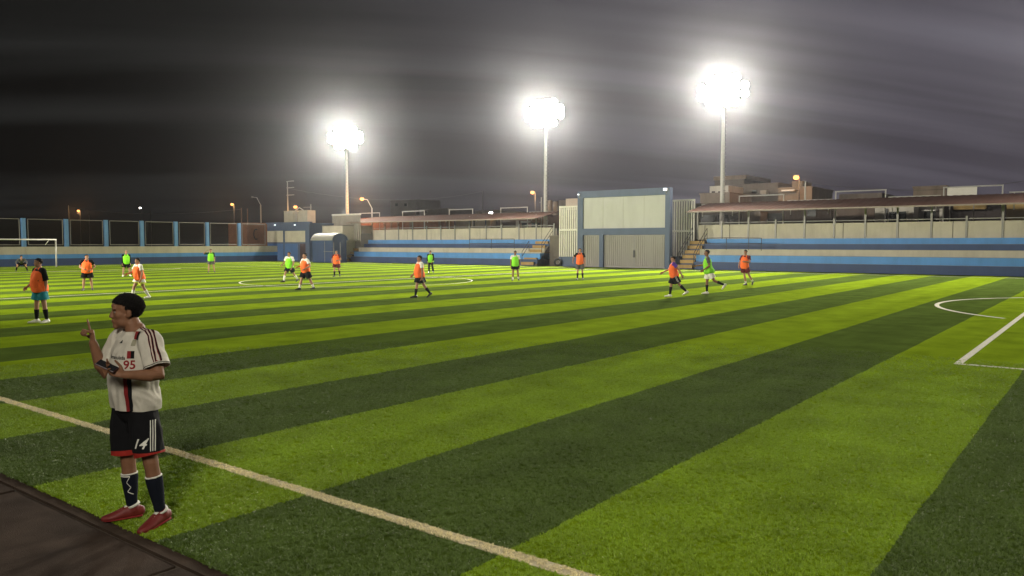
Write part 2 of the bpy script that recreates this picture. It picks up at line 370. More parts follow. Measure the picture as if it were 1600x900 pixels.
# ================================================================== LEFT END: perimeter wall with netting bays
XW = -79.0
wall = tag(empty('perimeter_wall', (XW, 40, 0)), 'long end wall banded cream and two blues, with netting bays between blue columns, behind the left goal', 'wall')
def wl(name, m, *b): # world coordinates -> child of wall
    o = MB().box(*b).build(name, m); o.parent = wall; o.matrix_parent_inverse = Matrix.Translation((-XW, -40, 0)); return o
wl('wall_base', DBLUE, XW, XW - .2, 14, 57, 0, 0.67)
wl('wall_middle', BLUE, XW, XW - .2, 14, 57, 0.67, 1.07)
wl('wall_top', BEIGE, XW, XW - .2, 14, 57, 1.07, 1.78)
cols = [15.3, 18.9, 22.5, 26.1, 29.73, 33.42, 37.12, 40.72, 44.38, 48.0, 51.97]
for y in cols: wl('column', POSTB, XW + .004, XW - .25, y - .17, y + .17, 1.78, 4.38)
for y0, y1 in zip(cols, cols[1:] + [55.7]):
    fr = MB()
    a, b_ = y0 + .36, y1 - .34; z0, z1 = 1.95, 4.30; xx = XW - .08
    for p, q in (((xx, a, z0), (xx, b_, z0)), ((xx, b_, z0), (xx, b_, z1)), ((xx, b_, z1), (xx, a, z1)), ((xx, a, z1), (xx, a, z0))): fr.bar(p, q, 0.035, 6)
    f = fr.build('bay_frame', mat('weathered bay pipe', (0.22, 0.20, 0.17), .6, .15)); f.parent = wall; f.matrix_parent_inverse = Matrix.Translation((-XW, -40, 0))
    n_ = MB().add([(xx, a, z0), (xx, b_, z0), (xx, b_, z1), (xx, a, z1)], [(0, 1, 2, 3)]).build('netting', NETTING)
    n_.parent = f
# ---- goal
g0 = tag(empty('football_goal', (-75, 27.1, 0)), 'white goal frame on the left end line before the banded wall', 'goal')
MB().bar((0, 3.66, 0), (0, 3.66, 2.44), 0.06, 10).build('goal_post', WHITE, g0, True)
MB().bar((0, -3.66, 0), (0, -3.66, 2.44), 0.06, 10).build('goal_post', WHITE, g0, True)
MB().bar((0, -3.72, 2.42), (0, 3.72, 2.42), 0.06, 10).build('crossbar', WHITE, g0, True)
MB().bar((0, 3.1, 2.36), (-.5, 3.0, 1.95), 0.03, 6).build('net_hook', WHITE, g0, True)
MB().bar((0, -3.1, 2.36), (-.5, -3.0, 1.95), 0.03, 6).build('net_hook', WHITE, g0, True)

# ================================================================== CORNER BUILDING
def Pz(x, y, Y): return onY(x, y, Y)
bd = tag(empty('changing_room_building', (-77, 60, 0)), 'low slate blue corner building with two cream panels over blue doors', 'building')
def bp(root, name, m, *b, pm=None):
    o = (pm or MB().box(*b)).build(name, m); o.parent = root; o.matrix_parent_inverse = Matrix.Translation(-root.location); return o
bp(bd, 'wall', NAVY, -81.0, -72.8, 57.0, 64, 0, 4.42)
bp(bd, 'parapet', NAVY, -81.1, -72.7, 56.9, 57.2, 4.42, 4.55)
def rect(root, name, m, x0, y0, x1, y1, Y, proud=0.03):
    a = onY(x0, y0, Y); c = onY(x1, y1, Y)
    return bp(root, name, m, a.x, c.x, Y - proud, Y + .05, min(a.z, c.z), max(a.z, c.z))
rect(bd, 'upper_panel', BEIGE, 417.6, 361, 442.5, 378.4, 57.0)
rect(bd, 'upper_panel', BEIGE, 445.5, 361, 477, 378.4, 57.0)
rect(bd, 'door', PBLUE, 418.7, 380.7, 443, 406.5, 57.0)
rect(bd, 'door', PBLUE, 445.2, 380.7, 465.2, 406.5, 57.0)
rect(bd, 'doorway', mat('dark reddish doorway', (0.045, 0.02, 0.022), 0.8), 468.7, 380.5, 478.7, 408, 57.0, 0.012)
bp(bd, 'corner_pillar', NAVY, -73.5, -72.78, 56.8, 57.0, 0, 4.42)
for px in (429, 460):
    q = onY(px, 351.5, 56.8); o = MB().box(q.x - .07, q.x + .07, 56.78, 56.9, q.z - .05, q.z + .05).build('wall_lamp', LAMPS); o.parent = bd; o.matrix_parent_inverse = Matrix.Translation(-bd.location)
# cream annex right of it
an = tag(empty('annex_building', (-71, 60, 0)), 'low cream annex between the corner building and the louvred screen', 'building')
bp(an, 'wall', BEIGE, -72.7, -69.2, 58.6, 63, 0, 4.05); bp(an, 'coping', CONC, -72.7, -69.15, 58.5, 63.1, 4.05, 4.13)
# players' tunnel: blue booth under a half barrel roof
tn = tag(empty('players_tunnel', (-70, 56.5, 0)), 'blue tunnel booth under a grey half barrel roof beside the left stairs', 'tunnel')
TA, TB = -70.6, -67.0
bp(tn, 'wall', DBLUE, TA, TB - .15, 55.5, 57.4, 0, 2.4)
bp(tn, 'front_panel', DBLUE, TA + 2.0, TB - .2, 55.46, 55.52, 0, 2.34)
bp(tn, 'ledge', CONC, TA, TA + 1.9, 55.3, 55.5, 2.42, 2.55)
poly = [(56.45 - 1.2 * math.cos(math.pi * i / 14), 2.4 + 0.80 * math.sin(math.pi * i / 14)) for i in range(15)]
vv = MB()
inner = [(56.45 - 1.12 * math.cos(math.pi * i / 14), 2.4 + 0.73 * math.sin(math.pi * i / 14)) for i in range(15)]
vv.prism(poly + inner[::-1], 'x', TA, TB)
bp(tn, 'barrel_roof', mat('grey roof sheet', (0.33, 0.32, 0.30), 0.5, 0.1, 2), pm=vv)
bp(tn, 'gable', DBLUE, pm=MB().prism(inner, 'x', TB - .2, TB - .1))
tr_ = MB()
for y in (55.5, 56.4): tr_.bar((TB, y, 0), (TB, y, 2.2), .03, 6)
tr_.bar((TA + 2, 55.4, 1.2), (TB, 55.4, 1.2), .025, 6).bar((TA + 2.2, 55.4, 0), (TA + 2.2, 55.4, 2.3), .025, 6)
bp(tn, 'rail', GREYM, pm=tr_)

def corrugated(x0, x1, Y, z0, z1, pitch=0.16, d=0.03):
    n = max(2, int(abs(x1 - x0) / pitch)); pts = []
    for i in range(n):
        xa = x0 + (x1 - x0) * i / n; xb = x0 + (x1 - x0) * (i + 0.5) / n
        pts += [(xa, Y), (xa + (x1 - x0) / n * .12, Y - d), (xb, Y - d), (xb + (x1 - x0) / n * .12, Y)]
    pts.append((x1, Y)); m = len(pts); mb = MB()
    mb.add([(p[0], p[1], z0) for p in pts] + [(p[0], p[1], z1) for p in pts], [(i, i + 1, m + i + 1, m + i) for i in range(m - 1)])
    return mb
sc = tag(empty('louvred_screen', (-70.6, 60, 0)), 'grey ribbed metal screen with cream top rail at the left end of the stand', 'screen')
bp(sc, 'sheet', mat('pale ribbed sheet', (0.34, 0.31, 0.26), 0.6, 0.1, 2), pm=corrugated(-73.0, -68.2, 60.4, 2.3, 5.3, .34, .16))
bp(sc, 'top_rail', WHITE, -73.05, -68.1, 60.28, 60.42, 5.3, 5.48)
bp(sc, 'lower_block', CONC, -70.4, -68.2, 60.42, 62.3, 0, 3.2)

# ================================================================== STANDS
TI = [(59.0, 0.0, 0.61, DBLUE), (59.45, 0.61, 1.15, BLUE), (60.15, 1.15, 1.62, BEIGE), (60.85, 1.62, 2.03, DBLUE), (61.5, 2.03, 2.46, BLUE)]
YB = 62.2
def stand(x0, x1, label, post_xs, roof_x0, roof_x1, colonly):
    cx = (x0 + x1) / 2
    t = tag(empty('grandstand', (cx, 61, 0)), label, 'grandstand')
    for Y, za, zb, m in TI:
        bp(t, 'step', m, x0, x1, Y, YB, za, zb - 0.0)
    for i in range(len(TI) - 1):  # thin worn nosing line on each step
        bp(t, 'nosing', CONC, x0, x1, TI[i][0] - .008, TI[i][0] + .03, TI[i][2] - .004, TI[i][2] + .012)
    xs = [x0 - .2] + post_xs + [x1]
    for a, b_ in zip(xs, xs[1:]):
        if b_ - a < .3: continue
        if b_ - a > 1.6 and random.random() < .35:
            mid = a + (b_ - a) * random.choice((.3, .62)); segs = [(a, mid), (mid, b_)]
        else: segs = [(a, b_)]
        for p, q in segs: bp(t, 'wall_panel', BEIGE, p + .03, q - .03, YB, YB + .14, 2.40, 3.62 + random.uniform(-.01, .02))
    bp(t, 'wall_core', CONC, x0 - .2, x1, YB + .03, YB + .10, 2.2, 3.50)
    for i, x in enumerate(post_xs):
        full = i in colonly
        bp(t, 'post', GREYM, x - .065, x + .065, YB - .06, YB + .02, 2.45, 4.9 if full else 3.98)
    rl = MB()
    for a, b_ in zip(post_xs, post_xs[1:]):
        rl.bar((a + .1, YB + .1, 3.80), (b_ - .1, YB + .1, 3.80), .03, 5)
    bp(t, 'top_rail', PALE, pm=rl)
    return t
def roof(x0, x1, label, zf=4.66, zb=5.5, yf=59.8, yb=64.0):
    t = tag(empty('stand_roof', ((x0 + x1) / 2, 62, 4.66)), label, 'roof')
    n = 0; x = x0
    while x < x1 - .01:
        xe = min(x1, x + 6.0)
        # ribbed sheet, ridges running down the slope
        m = int((xe - x) / .25); v, f = [], []
        for i in range(m + 1):
            xx = x + (xe - x - .01) * i / m; dz = .025 if i % 2 else 0
            v += [(xx, yf, zf + dz), (xx, yb, zb + dz), (xx, yf, zf + dz - .03), (xx, yb, zb + dz - .03)]
        for i in range(m):
            a = 4 * i; f += [(a, a + 1, a + 5, a + 4), (a + 2, a + 6, a + 7, a + 3), (a, a + 4, a + 6, a + 2)]
        bp(t, 'roof_sheet', ROOF, pm=MB().add(v, f)); x = xe
    bp(t, 'front_edge', mat('edge trim', (0.30, 0.24, 0.2), .5), x0, x1, yf - .05, yf - .005, zf - .07, zf + .03)
    # truss under the roof
    tb = MB(); x = x0 + .5
    while x < x1:
        tb.bar((x, yf + .3, zf - .08), (x, yb - .1, zb - .12), .035, 4); tb.bar((x, 62.26, 4.9), (x, yb - .3, zb - .5), .03, 4); x += 4.26
    for y in (60.6, 62.0, 63.4): tb.bar((x0, y, zf + (zb - zf) * (y - yf) / (yb - yf) - .08), (x1, y, zf + (zb - zf) * (y - yf) / (yb - yf) - .08), .03, 4)
    bp(t, 'rafter', DARKM, pm=tb)
    return t
pR = [-28.14, -26.0, -23.75, -21.54, -19.3, -17.1, -14.88, -12.7, -10.5, -8.33, -6.2, -4.0, -1.9, .3, 2.5, 4.7, 6.9]
stand(-27.0, 9.0, 'right hand concrete stand with blue, cream and dark blue steps right of the big gate', pR, 0, 0, {0, 2, 4, 6, 7, 8, 10, 12, 14})
pL = [-70.3, -68.22, -66.09, -63.92, -61.72, -59.58, -57.5, -55.49, -53.44, -51.2, -49.2, -47.02, -44.91, -42.8]
stand(-68.3, -42.5, 'left hand concrete stand with blue, cream and dark blue steps left of the big gate', pL[1:], 0, 0, {0, 3, 7, 11})
roof(-28.1, 9.0, 'long rust red lean-to roof over the right hand stand')
roof(-70.0, -43.3, 'long rust red lean-to roof over the left hand stand', 4.42, 5.2)
# rear columns that carry the roofs stand behind the wall: parts of the roofs' own posts above

def stairs(x0, x1, label, side=None):
    t = tag(empty('stairs', ((x0 + x1) / 2, 59, 0)), label, 'stairs')
    n = 6; 
    for i in range(n):
        y0 = 58.75 + i * 0.46; z1 = 0.36 + i * 0.385
        bp(t, 'riser', ORANGEP, x0, x1, y0, y0 + .06, z1 - .26, z1)
        bp(t, 'step', DTREAD, x0 + .01, x1 - .01, y0 + .06, 61.9, z1 - .385, z1 - .01)
    if side:
        a, b_ = side
        bp(t, 'side_wall', mat('rough cement', (0.15, 0.13, 0.105), .9, .2, 1, dirt=.3), pm=MB().prism([(58.95, 0), (58.95, .15), (61.6, 2.5), (62.3, 2.5), (62.3, 0)], 'x', a, b_))
    return t
stairs(-44.2, -42.75, 'ochre stairs at the right end of the left hand stand', (-42.73, -42.5))
rw = tag(empty('retaining_wall', (-41.4, 61.2, 0)), 'rough grey cement wall between the left stand stairs and the left grille', 'wall')
bp(rw, 'wall', mat('rough cement', (0,0,0)), -42.5, -40.35, 61.0, 62.3, 0, 2.75)
bp(rw, 'coping', CONC, -42.5, -40.35, 60.95, 62.35, 2.75, 2.83)
stairs(-28.3, -27.02, 'ochre stairs between the big gate and the right hand stand')
stairs(-69.7, -68.35, 'ochre stairs beside the barrel roofed tunnel')
def handrail(label, pts, extra=()):
    t = tag(empty('handrail', pts[0]), label, 'handrail')
    mb = MB(); 
    for dz in (0, -.42):
        for a, b_ in zip(pts, pts[1:]): mb.bar(Vector(a) + Vector((0, 0, dz)), Vector(b_) + Vector((0, 0, dz)), .025, 5)
    bp(t, 'rail', DARKM, pm=mb)
    for p in pts: bp(t, 'post', DARKM, pm=MB().bar(p, (p[0], p[1], p[2] - .95), .025, 5))
handrail('dark sloping handrail on the gate side of the right stand stairs', [(-28.3, 58.9, 1.25), (-28.3, 60.2, 2.35), (-28.3, 61.5, 3.4)])
handrail('dark sloping handrail on the stand side of the right stand stairs', [(-26.98, 58.95, 1.25), (-26.98, 60.2, 2.35), (-26.98, 61.5, 3.35)])
handrail('dark sloping handrail on the wall side of the left stand stairs', [(-42.7, 60.0, 2.1), (-42.7, 61.8, 3.7)])
handrail('thin handrail on the seat side of the left stand stairs', [(-44.25, 59.0, 1.3), (-44.25, 60.1, 2.3)])
handrail('grey handrail on the stairs beside the barrel roofed tunnel', [(-69.75, 58.6, 1.0), (-69.75, 60.2, 2.3), (-69.75, 61.5, 3.3)])
handrail('long level railing on the steps at the near end of the right stand', [(-26.2, 59.3, 2.5), (-24.4, 59.3, 2.52), (-22.6, 59.3, 2.5), (-21.6, 59.3, 2.48)])
handrail('long level railing on the steps at the right end of the left stand', [(-51.0, 59.3, 2.5), (-48.2, 59.3, 2.5), (-45.4, 59.3, 2.5)])

# ================================================================== GATE AND SCOREBOARD WALL
gt = tag(empty('gate_wall', (-33.6, 59.6, 0)), 'tall slate blue gate wall with a blank cream board over grey metal gates', 'gate')
X0, X1 = -38.1, -29.15; ZT = 6.66
bp(gt, 'frame_post', NAVY, X0, X0 + .55, 59.0, 59.5, 0, ZT)
bp(gt, 'frame_post', NAVY, X1 - .42, X1, 59.0, 59.5, 0, ZT)
bp(gt, 'frame_top', NAVY, X0 + .55, X1 - .42, 59.0, 59.5, 6.08, ZT)
bp(gt, 'frame_beam', NAVY, X0 + .55, X1 - .42, 59.0, 59.5, 2.82, 3.38)
bp(gt, 'mullion', NAVY, -35.85, -35.45, 59.0, 59.5, 0, 2.82)
brd = bp(gt, 'board', mat('blank cream board', (0.48, 0.475, 0.45), .7, .08, .4, dirt=.2), X0 + .55, X1 - .42, 59.14, 59.3, 3.38, 6.08)
for i in range(1, 4):
    x = X0 + .55 + (X1 - X0 - .97) * i / 4
    bp(gt, 'board_seam', mat('board seam', (0.40, 0.385, .34), .7), x - .012, x + .012, 59.125, 59.139, 3.38, 6.08)
def leaf(a, b_, nm='gate_leaf'):
    o = bp(gt, nm, GALV, pm=corrugated(a + .05, b_ - .05, 59.25, 0.05, 2.78, .19, .045))
    f = MB().box(a + .01, a + .07, 59.18, 59.3, .03, 2.8).box(b_ - .07, b_ - .01, 59.18, 59.3, .03, 2.8).box(a + .07, b_ - .07, 59.2, 59.3, 2.74, 2.8).box(a + .07, b_ - .07, 59.2, 59.3, .03, .09)
    fo = f.build('leaf_frame', GREYM); fo.parent = o
leaf(-37.55, -35.85); leaf(-35.45, -32.5); leaf(-32.5, -29.57)
bp(gt, 'latch', DARKM, -32.56, -32.44, 59.1, 59.2, .9, 1.5)
def grille(x0, x1, z0, z1, n, label, Y0=59.3, zm=3.30):
    t = tag(empty('louvre_grille', ((x0 + x1) / 2, Y0 + .3, 0)), label, 'grille')
    base = bp(t, 'base_wall', NAVY, x0, x1, Y0, Y0 + .3, 0, z0)
    bp(t, 'top_rail', WHITE, x0, x1, Y0 + .04, Y0 + .2, z1 - .14, z1); bp(t, 'middle_rail', WHITE, x0, x1, Y0 + .04, Y0 + .2, zm - .08, zm + .08)
    wd = (x1 - x0) / (n + .0)
    for i in range(n + 1):
        x = x0 + .05 + (x1 - x0 - .1) * i / n
        for za, zb in ((z0, zm - .08), (zm + .08, z1 - .14)):
            bp(t, 'slat', WHITE, x - .052, x + .052, Y0 + .06, Y0 + .18, za, zb)
    bp(t, 'backing', mat('painted shade backing', (0.05, 0.042, 0.038), .9, .2), x0, x1, Y0 + 1.3, Y0 + 1.4, 0, z1 - .3)  # dark sheet painted in place of the shade behind the slats
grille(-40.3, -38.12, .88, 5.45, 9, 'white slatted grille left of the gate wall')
_a, _b, _c = onY(1047.5, 402, 62.0), onY(1085, 311, 62.0), onY(1066, 361, 62.0)
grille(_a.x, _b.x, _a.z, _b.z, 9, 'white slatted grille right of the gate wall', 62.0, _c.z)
bp(gt, 'side_wall', NAVY, X1 + .002, X1 + .1, 59.45, 62.0, 0, 1.0)
# old tyre leaning on the base wall
ty = tag(empty('old_tyre', (-40.2, 59.0, 0.38)), 'black tyre leaning at the foot of the left grille', 'tyre')
ty.rotation_euler = (R(78), 0, R(25))
tm, rm_ = [], []
def torus(Rr, rr, n=24, k=8):
    mb = MB(); v = []; f = []
    for i in range(n):
        for j in range(k):
            a = 2 * math.pi * i / n; b = 2 * math.pi * j / k
            v.append(((Rr + rr * math.cos(b)) * math.cos(a), (Rr + rr * math.cos(b)) * math.sin(a), rr * 1.1 * math.sin(b)))
    for i in range(n):
        for j in range(k): f.append((i * k + j, ((i + 1) % n) * k + j, ((i + 1) % n) * k + (j + 1) % k, i * k + (j + 1) % k))
    return mb.add(v, f)
torus(.28, .10).build('rubber', RUBBER, ty, True); torus(.17, .02).build('rim', GREYM, ty, True)
# small spotlights on the top corners of the gate wall
for nm, px, py, em in (('bright white spotlight on the right top corner of the gate wall', 1040, 296, .7), ('small white spotlight on the left top corner of the gate wall', 904.5, 304, .35)):
    q = onY(px, py, 58.85)
    t = tag(empty('spotlight', q), nm, 'spotlight')
    MB().box(-.25 * em, .25 * em, -.08, .1, -.16 * em, .16 * em).build('housing', GREYM, t)
    MB().box(-.22 * em, .22 * em, -.11, -.085, -.14 * em, .14 * em).build('glass', LAMPS, t)
    MB().bar((0, .05, -.16 * em), (0, .2, -.4), .03, 5).build('bracket', GREYM, t)

# ================================================================== PIPE FRAMES BEHIND THE ROOFS
n_pf = 0
def pipe_frame(xa, xb, ya, yb, label):
    Y = 64.6; a = onY(xa, ya, Y); b = onY(xb, yb, Y)
    t = tag(empty('pipe_frame', (a.x, Y, 3.5)), label, 'frame', 'pipe frames behind the stand roofs')
    z = (a.z + b.z) / 2
    bp(t, 'post', PALE, pm=MB().bar((a.x, Y, 3.5), (a.x, Y, z), .05, 6)); bp(t, 'post', PALE, pm=MB().bar((b.x, Y, 3.5), (b.x, Y, z), .05, 6))
    bp(t, 'crossbar', PALE, pm=MB().bar((a.x - .05, Y, z), (b.x + .05, Y, z), .05, 6))
for a in ((562, 593, 333, 333, 'grey pipe frame beside the orange lamp with the curved arm'), (629, 663, 330.5, 329.5, 'second pipe frame from the left above the left roof'),
          (702, 738.5, 328, 326.5, 'third pipe frame from the left above the left roof'), (782.5, 824, 325.5, 323.2, 'pipe frame nearest the middle mast above the left roof'),
          (1155.5, 1224.5, 307, 303.5, 'pipe frame before the unfinished grey houses, right of the tallest mast'), (1306, 1384, 299.5, 296.5, 'middle pipe frame above the right roof'),
          (1475, 1567, 293, 289.3, 'pipe frame around the small white billboard above the right roof')):
    pipe_frame(*a)
for xa, xb, ya, yb, lb in ((597, 626, 340, 339, 'low pipe above the left roof, leftmost of the four'), (665, 700, 338, 337, 'low pipe above the left roof, second from the left'), (741, 780, 335, 333.5, 'low pipe above the left roof under the small white street lamp'),
                       (827, 846, 332, 331, 'short low pipe above the left roof beside the middle mast'), (1093, 1150, 321, 317.5, 'low pipe on the left end of the right roof'), (1230, 1301, 314, 311.5, 'low pipe above the right roof under the orange lamp'),
                       (1388, 1470, 309, 304.5, 'low pipe above the right roof between two pipe frames'), (1577, 1640, 301, 298, 'low pipe above the right roof at the right edge')):
    Y = 64.3; a = onY(xa, ya, Y); b = onY(xb, yb, Y); z = (a.z + b.z) / 2
    t = tag(empty('roof_pipe', (a.x, Y, z)), lb, 'pipe', 'low pipes behind the stand roofs')
    bp(t, 'pipe', PALE, pm=MB().bar((a.x, Y, z), (b.x, Y, z), .045, 6))
    bp(t, 'support', PALE, pm=MB().bar((a.x + .3, Y, z), (a.x + .3, Y, 4.4), .04, 5).bar((b.x - .3, Y, z), (b.x - .3, Y, 4.4), .04, 5))

# ================================================================== HOUSES BEHIND
def house(label, x0, y0, x1, Y, m, depth=7.0, wins=(), cat='house', base=0.0, extra=(), name='house', cop=True):
    a = onY(x0, y0, Y); b = onY(x1, y0, Y)
    t = tag(empty(name, ((a.x + b.x) / 2, Y + depth / 2, 0)), label, cat)
    bp(t, 'wall', m, a.x, b.x, Y, Y + depth, base, a.z)
    if cop: bp(t, 'parapet', m, a.x - .08, b.x + .08, Y - .08, Y + depth + .08, a.z, a.z + .16)
    for wx0, wy0, wx1, wy1 in wins:
        p = onY(wx0, wy0, Y); q = onY(wx1, wy1, Y)
        wi = bp(t, 'window', m, p.x - .08, q.x + .08, Y - .07, Y + .02, q.z - .08, p.z + .08)
        o = MB().box(p.x, q.x, Y - .09, Y - .072, q.z, p.z).build('pane', WINDOW); o.parent = wi; 
    for kind, mm, (ex0, ey0, ex1, ey1), d0, d1 in extra:
        p = onY(ex0, ey0, Y + d0); q = onY(ex1, ey1, Y + d0)
        bp(t, kind, mm, p.x, q.x, Y + d0, Y + d1, q.z, p.z)
    return t
house('unfinished cement house with a pale rooftop room, just left of the tallest mast', 1094, 304.5, 1140, 76, HOUSEC, 6, extra=[('rooftop_room', HOUSEW, (1109, 291, 1138, 304), 1, 5), ('opening', OPENING, (1112, 299, 1117, 303.5), .95, 1.0), ('opening', OPENING, (1122, 299, 1131, 303.5), .95, 1.0)])
house('tallest cement house top behind the tallest mast', 1117, 277.5, 1163, 92, HOUSEG, 8, cop=False, extra=[('roof_slab', HOUSEC, (1115, 276, 1166, 279), -.3, 8)])
house('wide grey brown house with flat roof behind the first pipe frame', 1140, 291, 1216, 84, HOUSEG, 7, wins=((1175, 297, 1183, 302),), extra=[('chimney', HOUSEW, (1188, 297.5, 1197, 303), -.8, -.1)])
house('cement house with a tilted rooftop awning under the orange lamp', 1216, 296, 1269, 80, HOUSEC, 7, extra=[('rooftop_room', HOUSEC, (1238, 283.5, 1254, 296), 2, 5), ('water_tank', HOUSEG, (1253, 291, 1266, 296), 1, 2), ('awning', PALE, (1221, 296.5, 1241, 298.3), -1.2, -.05)])
house('low house with dark windows seen under the left end of the right roof', 1060, 333, 1158, 72, HOUSEG, 5, wins=((1096, 336, 1118, 351), (1122, 336, 1138, 346), (1141, 336, 1154, 343)), cop=False)
house('low cream fronted house seen under the right roof beside the first tall post', 1158.5, 331, 1188, 71, HOUSEC, 5, cop=False)
house('low dark brown house seen under the right roof', 1189, 330, 1300, 73, mat('dark brown render', (0.085, 0.065, 0.055), .9, .2, .8, dirt=.3), 5, wins=((1192, 334, 1222, 350), (1262, 328, 1275, 338)), cop=False)
house('brown walled house seen under the middle of the right roof', 1301, 326, 1366, 72, mat('mid brown render', (0.15, 0.115, 0.095), .9, .2, .8, dirt=.3), 5, cop=False)
house('small white house with a grey green window under the right roof', 1367, 324, 1428, 71, HOUSEW, 5, wins=((1389, 331, 1416, 347),), cop=False, extra=[('drain_pipe', DARKM, (1383.2, 326, 1386, 347), -.2, -.05)])
house('dark house with a pale door frame under the right roof', 1429, 322, 1476, 73, mat('dark grey render', (0.10, 0.085, 0.08), .9, .2, .8, dirt=.3), 5, wins=((1444, 331, 1462, 345),), cop=False, extra=[('door_frame', HOUSEW, (1468, 326, 1474, 347), -.2, -.05), ('canopy', PALE, (1440, 328, 1463, 329.3), -.6, -.05)])
house('very dark house with an ochre strip of ceiling under the right roof', 1477, 322, 1572, 75, mat('near black render', (0.055, 0.045, 0.045), .9, .2, .8), 5, cop=False, extra=[('ceiling', HOUSEY, (1490, 319, 1540, 326.5), -1, -.1)])  # one even, very dark wall colour
house('yellow ochre house at the right edge under the roof', 1573, 317, 1680, 70, HOUSEY, 5, cop=False)
house('long low cement block above the right roof inside the middle pipe frame', 1311, 303.5, 1378, 85, HOUSEG, 6, cop=False)
house('brown rooftop block left of the small white billboard', 1427, 294, 1479, 88, HOUSEC, 6)
bb = tag(empty('billboard', onY(1503, 300, 70)), 'small blank white billboard above the right roof', 'billboard')
q0 = onY(1480.5, 293.5, 70); q1 = onY(1526.5, 306, 70)
bp(bb, 'panel', WHITE, q0.x, q1.x, 69.9, 70, q1.z - .2, q0.z); bp(bb, 'post', GREYM, pm=MB().bar((q0.x + .2, 70.06, 0), (q0.x + .2, 70.06, q0.z), .05, 6).bar((q1.x - .2, 70.06, 0), (q1.x - .2, 70.06, q0.z), .05, 6))
# left side
def pillared_wall():
    Y = 67; a = onY(548, 341, Y); b = onY(707, 341, Y)
    t = tag(empty('brick_wall', ((a.x + b.x) / 2, Y, 0)), 'long reddish brick wall with pillars seen under the left roof', 'wall')
    bp(t, 'wall', BRICKR, a.x, b.x, Y, Y + .3, 0, a.z)
    for px in (563, 581, 601, 611, 622, 642, 664, 687, 700):
        q = onY(px, 350, Y); bp(t, 'pillar', BRICKW, q.x - .14, q.x + .14, Y - .1, Y, 0, a.z - .05)
    for x0, x1 in ((603, 619), (623, 640), (644, 662), (666, 685)):
        p = onY(x0, 358, Y); q = onY(x1, 360, Y); bp(t, 'ledge', BRICKW, p.x, q.x, Y - .08, Y, q.z, p.z)
pillared_wall()
house('low cream house with dark mullions under the left roof', 708, 340, 766.5, 68, mat('beige house plaster', (0.42, 0.36, 0.25), .85, .12, .8, dirt=.4), 5, cop=False,  # plain beige wall colour
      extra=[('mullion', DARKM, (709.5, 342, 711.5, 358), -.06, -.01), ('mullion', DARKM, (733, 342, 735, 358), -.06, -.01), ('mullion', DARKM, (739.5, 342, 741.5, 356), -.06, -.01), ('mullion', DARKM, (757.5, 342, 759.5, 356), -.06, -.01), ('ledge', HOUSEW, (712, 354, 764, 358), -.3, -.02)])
house('dark brick house under the left roof', 767, 338, 806, 69, mat('dark brick', (0.08, 0.055, 0.045), .9, .25, 2), 5, cop=False)
house('reddish house with two white framed windows near the right end of the left roof', 806.5, 336, 848, 68, mat('red brown render', (0.20, 0.12, 0.09), .9, .2, 1, dirt=.3), 5, wins=((816, 348, 825, 360), (831, 348, 844, 360)), cop=False, extra=[('pillar', HOUSEW, (806, 345, 809, 362), -.2, -.02), ('window_surround', HOUSEW, (813.5, 345.5, 828, 348), -.15, -.02)])
rb = tag(empty('rubble_mound', (-48.0, 72, 0)), 'mound of grey rubble and bushes left of the gate wall', 'rubble')
rnd = random.Random(11)
for k in range(26):
    q = onY(850 + rnd.uniform(0, 20), 360, 70); s = rnd.uniform(.35, .9); mb = MB()
    z = rnd.uniform(0.4, 3.2) ; n = 7
    v = []; 
    bmx = bmesh.new(); bmesh.ops.create_icosphere(bmx, subdivisions=1, radius=s)
    mb.add([(p.co.x * rnd.uniform(.8, 1.2) + q.x, p.co.y * rnd.uniform(.8, 1.2) + 71 + rnd.uniform(-.5, .5) * 0, p.co.z * rnd.uniform(.7, 1.1) + z) for p in bmx.verts], [tuple(v_.index for v_ in f_.verts) for f_ in bmx.faces]); bmx.free()
    bp(rb, 'rock', HOUSEG if k % 3 else HOUSEC, pm=mb)
bp(rb, 'mound_core', HOUSEG, onY(851, 360, 72).x, onY(870, 360, 72).x, 71, 74, 0, 3.9)
house('cream house top left of the gate wall with grey tanks beside it', 884, 310.5, 912, 80, HOUSEW, 6, cop=False)
for px, yt, lb in ((859, 313.5, 'tall grey water tank beside the middle mast'), (868, 315.5, 'shorter grey water tank left of the cream house top')):
    q = onY(px, yt, 82); t = tag(empty('water_tank', (q.x, 82, 3.5)), lb, 'water tank')
    bp(t, 'tank', HOUSEC, pm=MB().bar((q.x, 82, 3.5), (q.x, 82, q.z), .34, 12)); bp(t, 'lid', HOUSEG, pm=MB().bar((q.x, 82, q.z), (q.x, 82, q.z + .12), .38, 12, .2))
house('flat roofed grey house behind the two grey tanks', 873, 313, 884, 86, HOUSEG, 6, cop=False)
FARH = mat('far dark house', (0.09, 0.085, 0.08), .9, .2, .6)
house('far dark tower block left of the second pipe frame', 610, 313, 650, 128, FARH, 8, cop=False, wins=((618, 318, 622, 322), (632, 318, 636, 322)))
house('far low dark houses between the second and third pipe frames', 655, 327, 700, 120, FARH, 8, cop=False, wins=((664, 330, 668, 333),))
house('far low dark houses right of the second pipe frame', 742, 329, 781, 118, FARH, 8, cop=False, wins=((750, 332, 754, 335),))
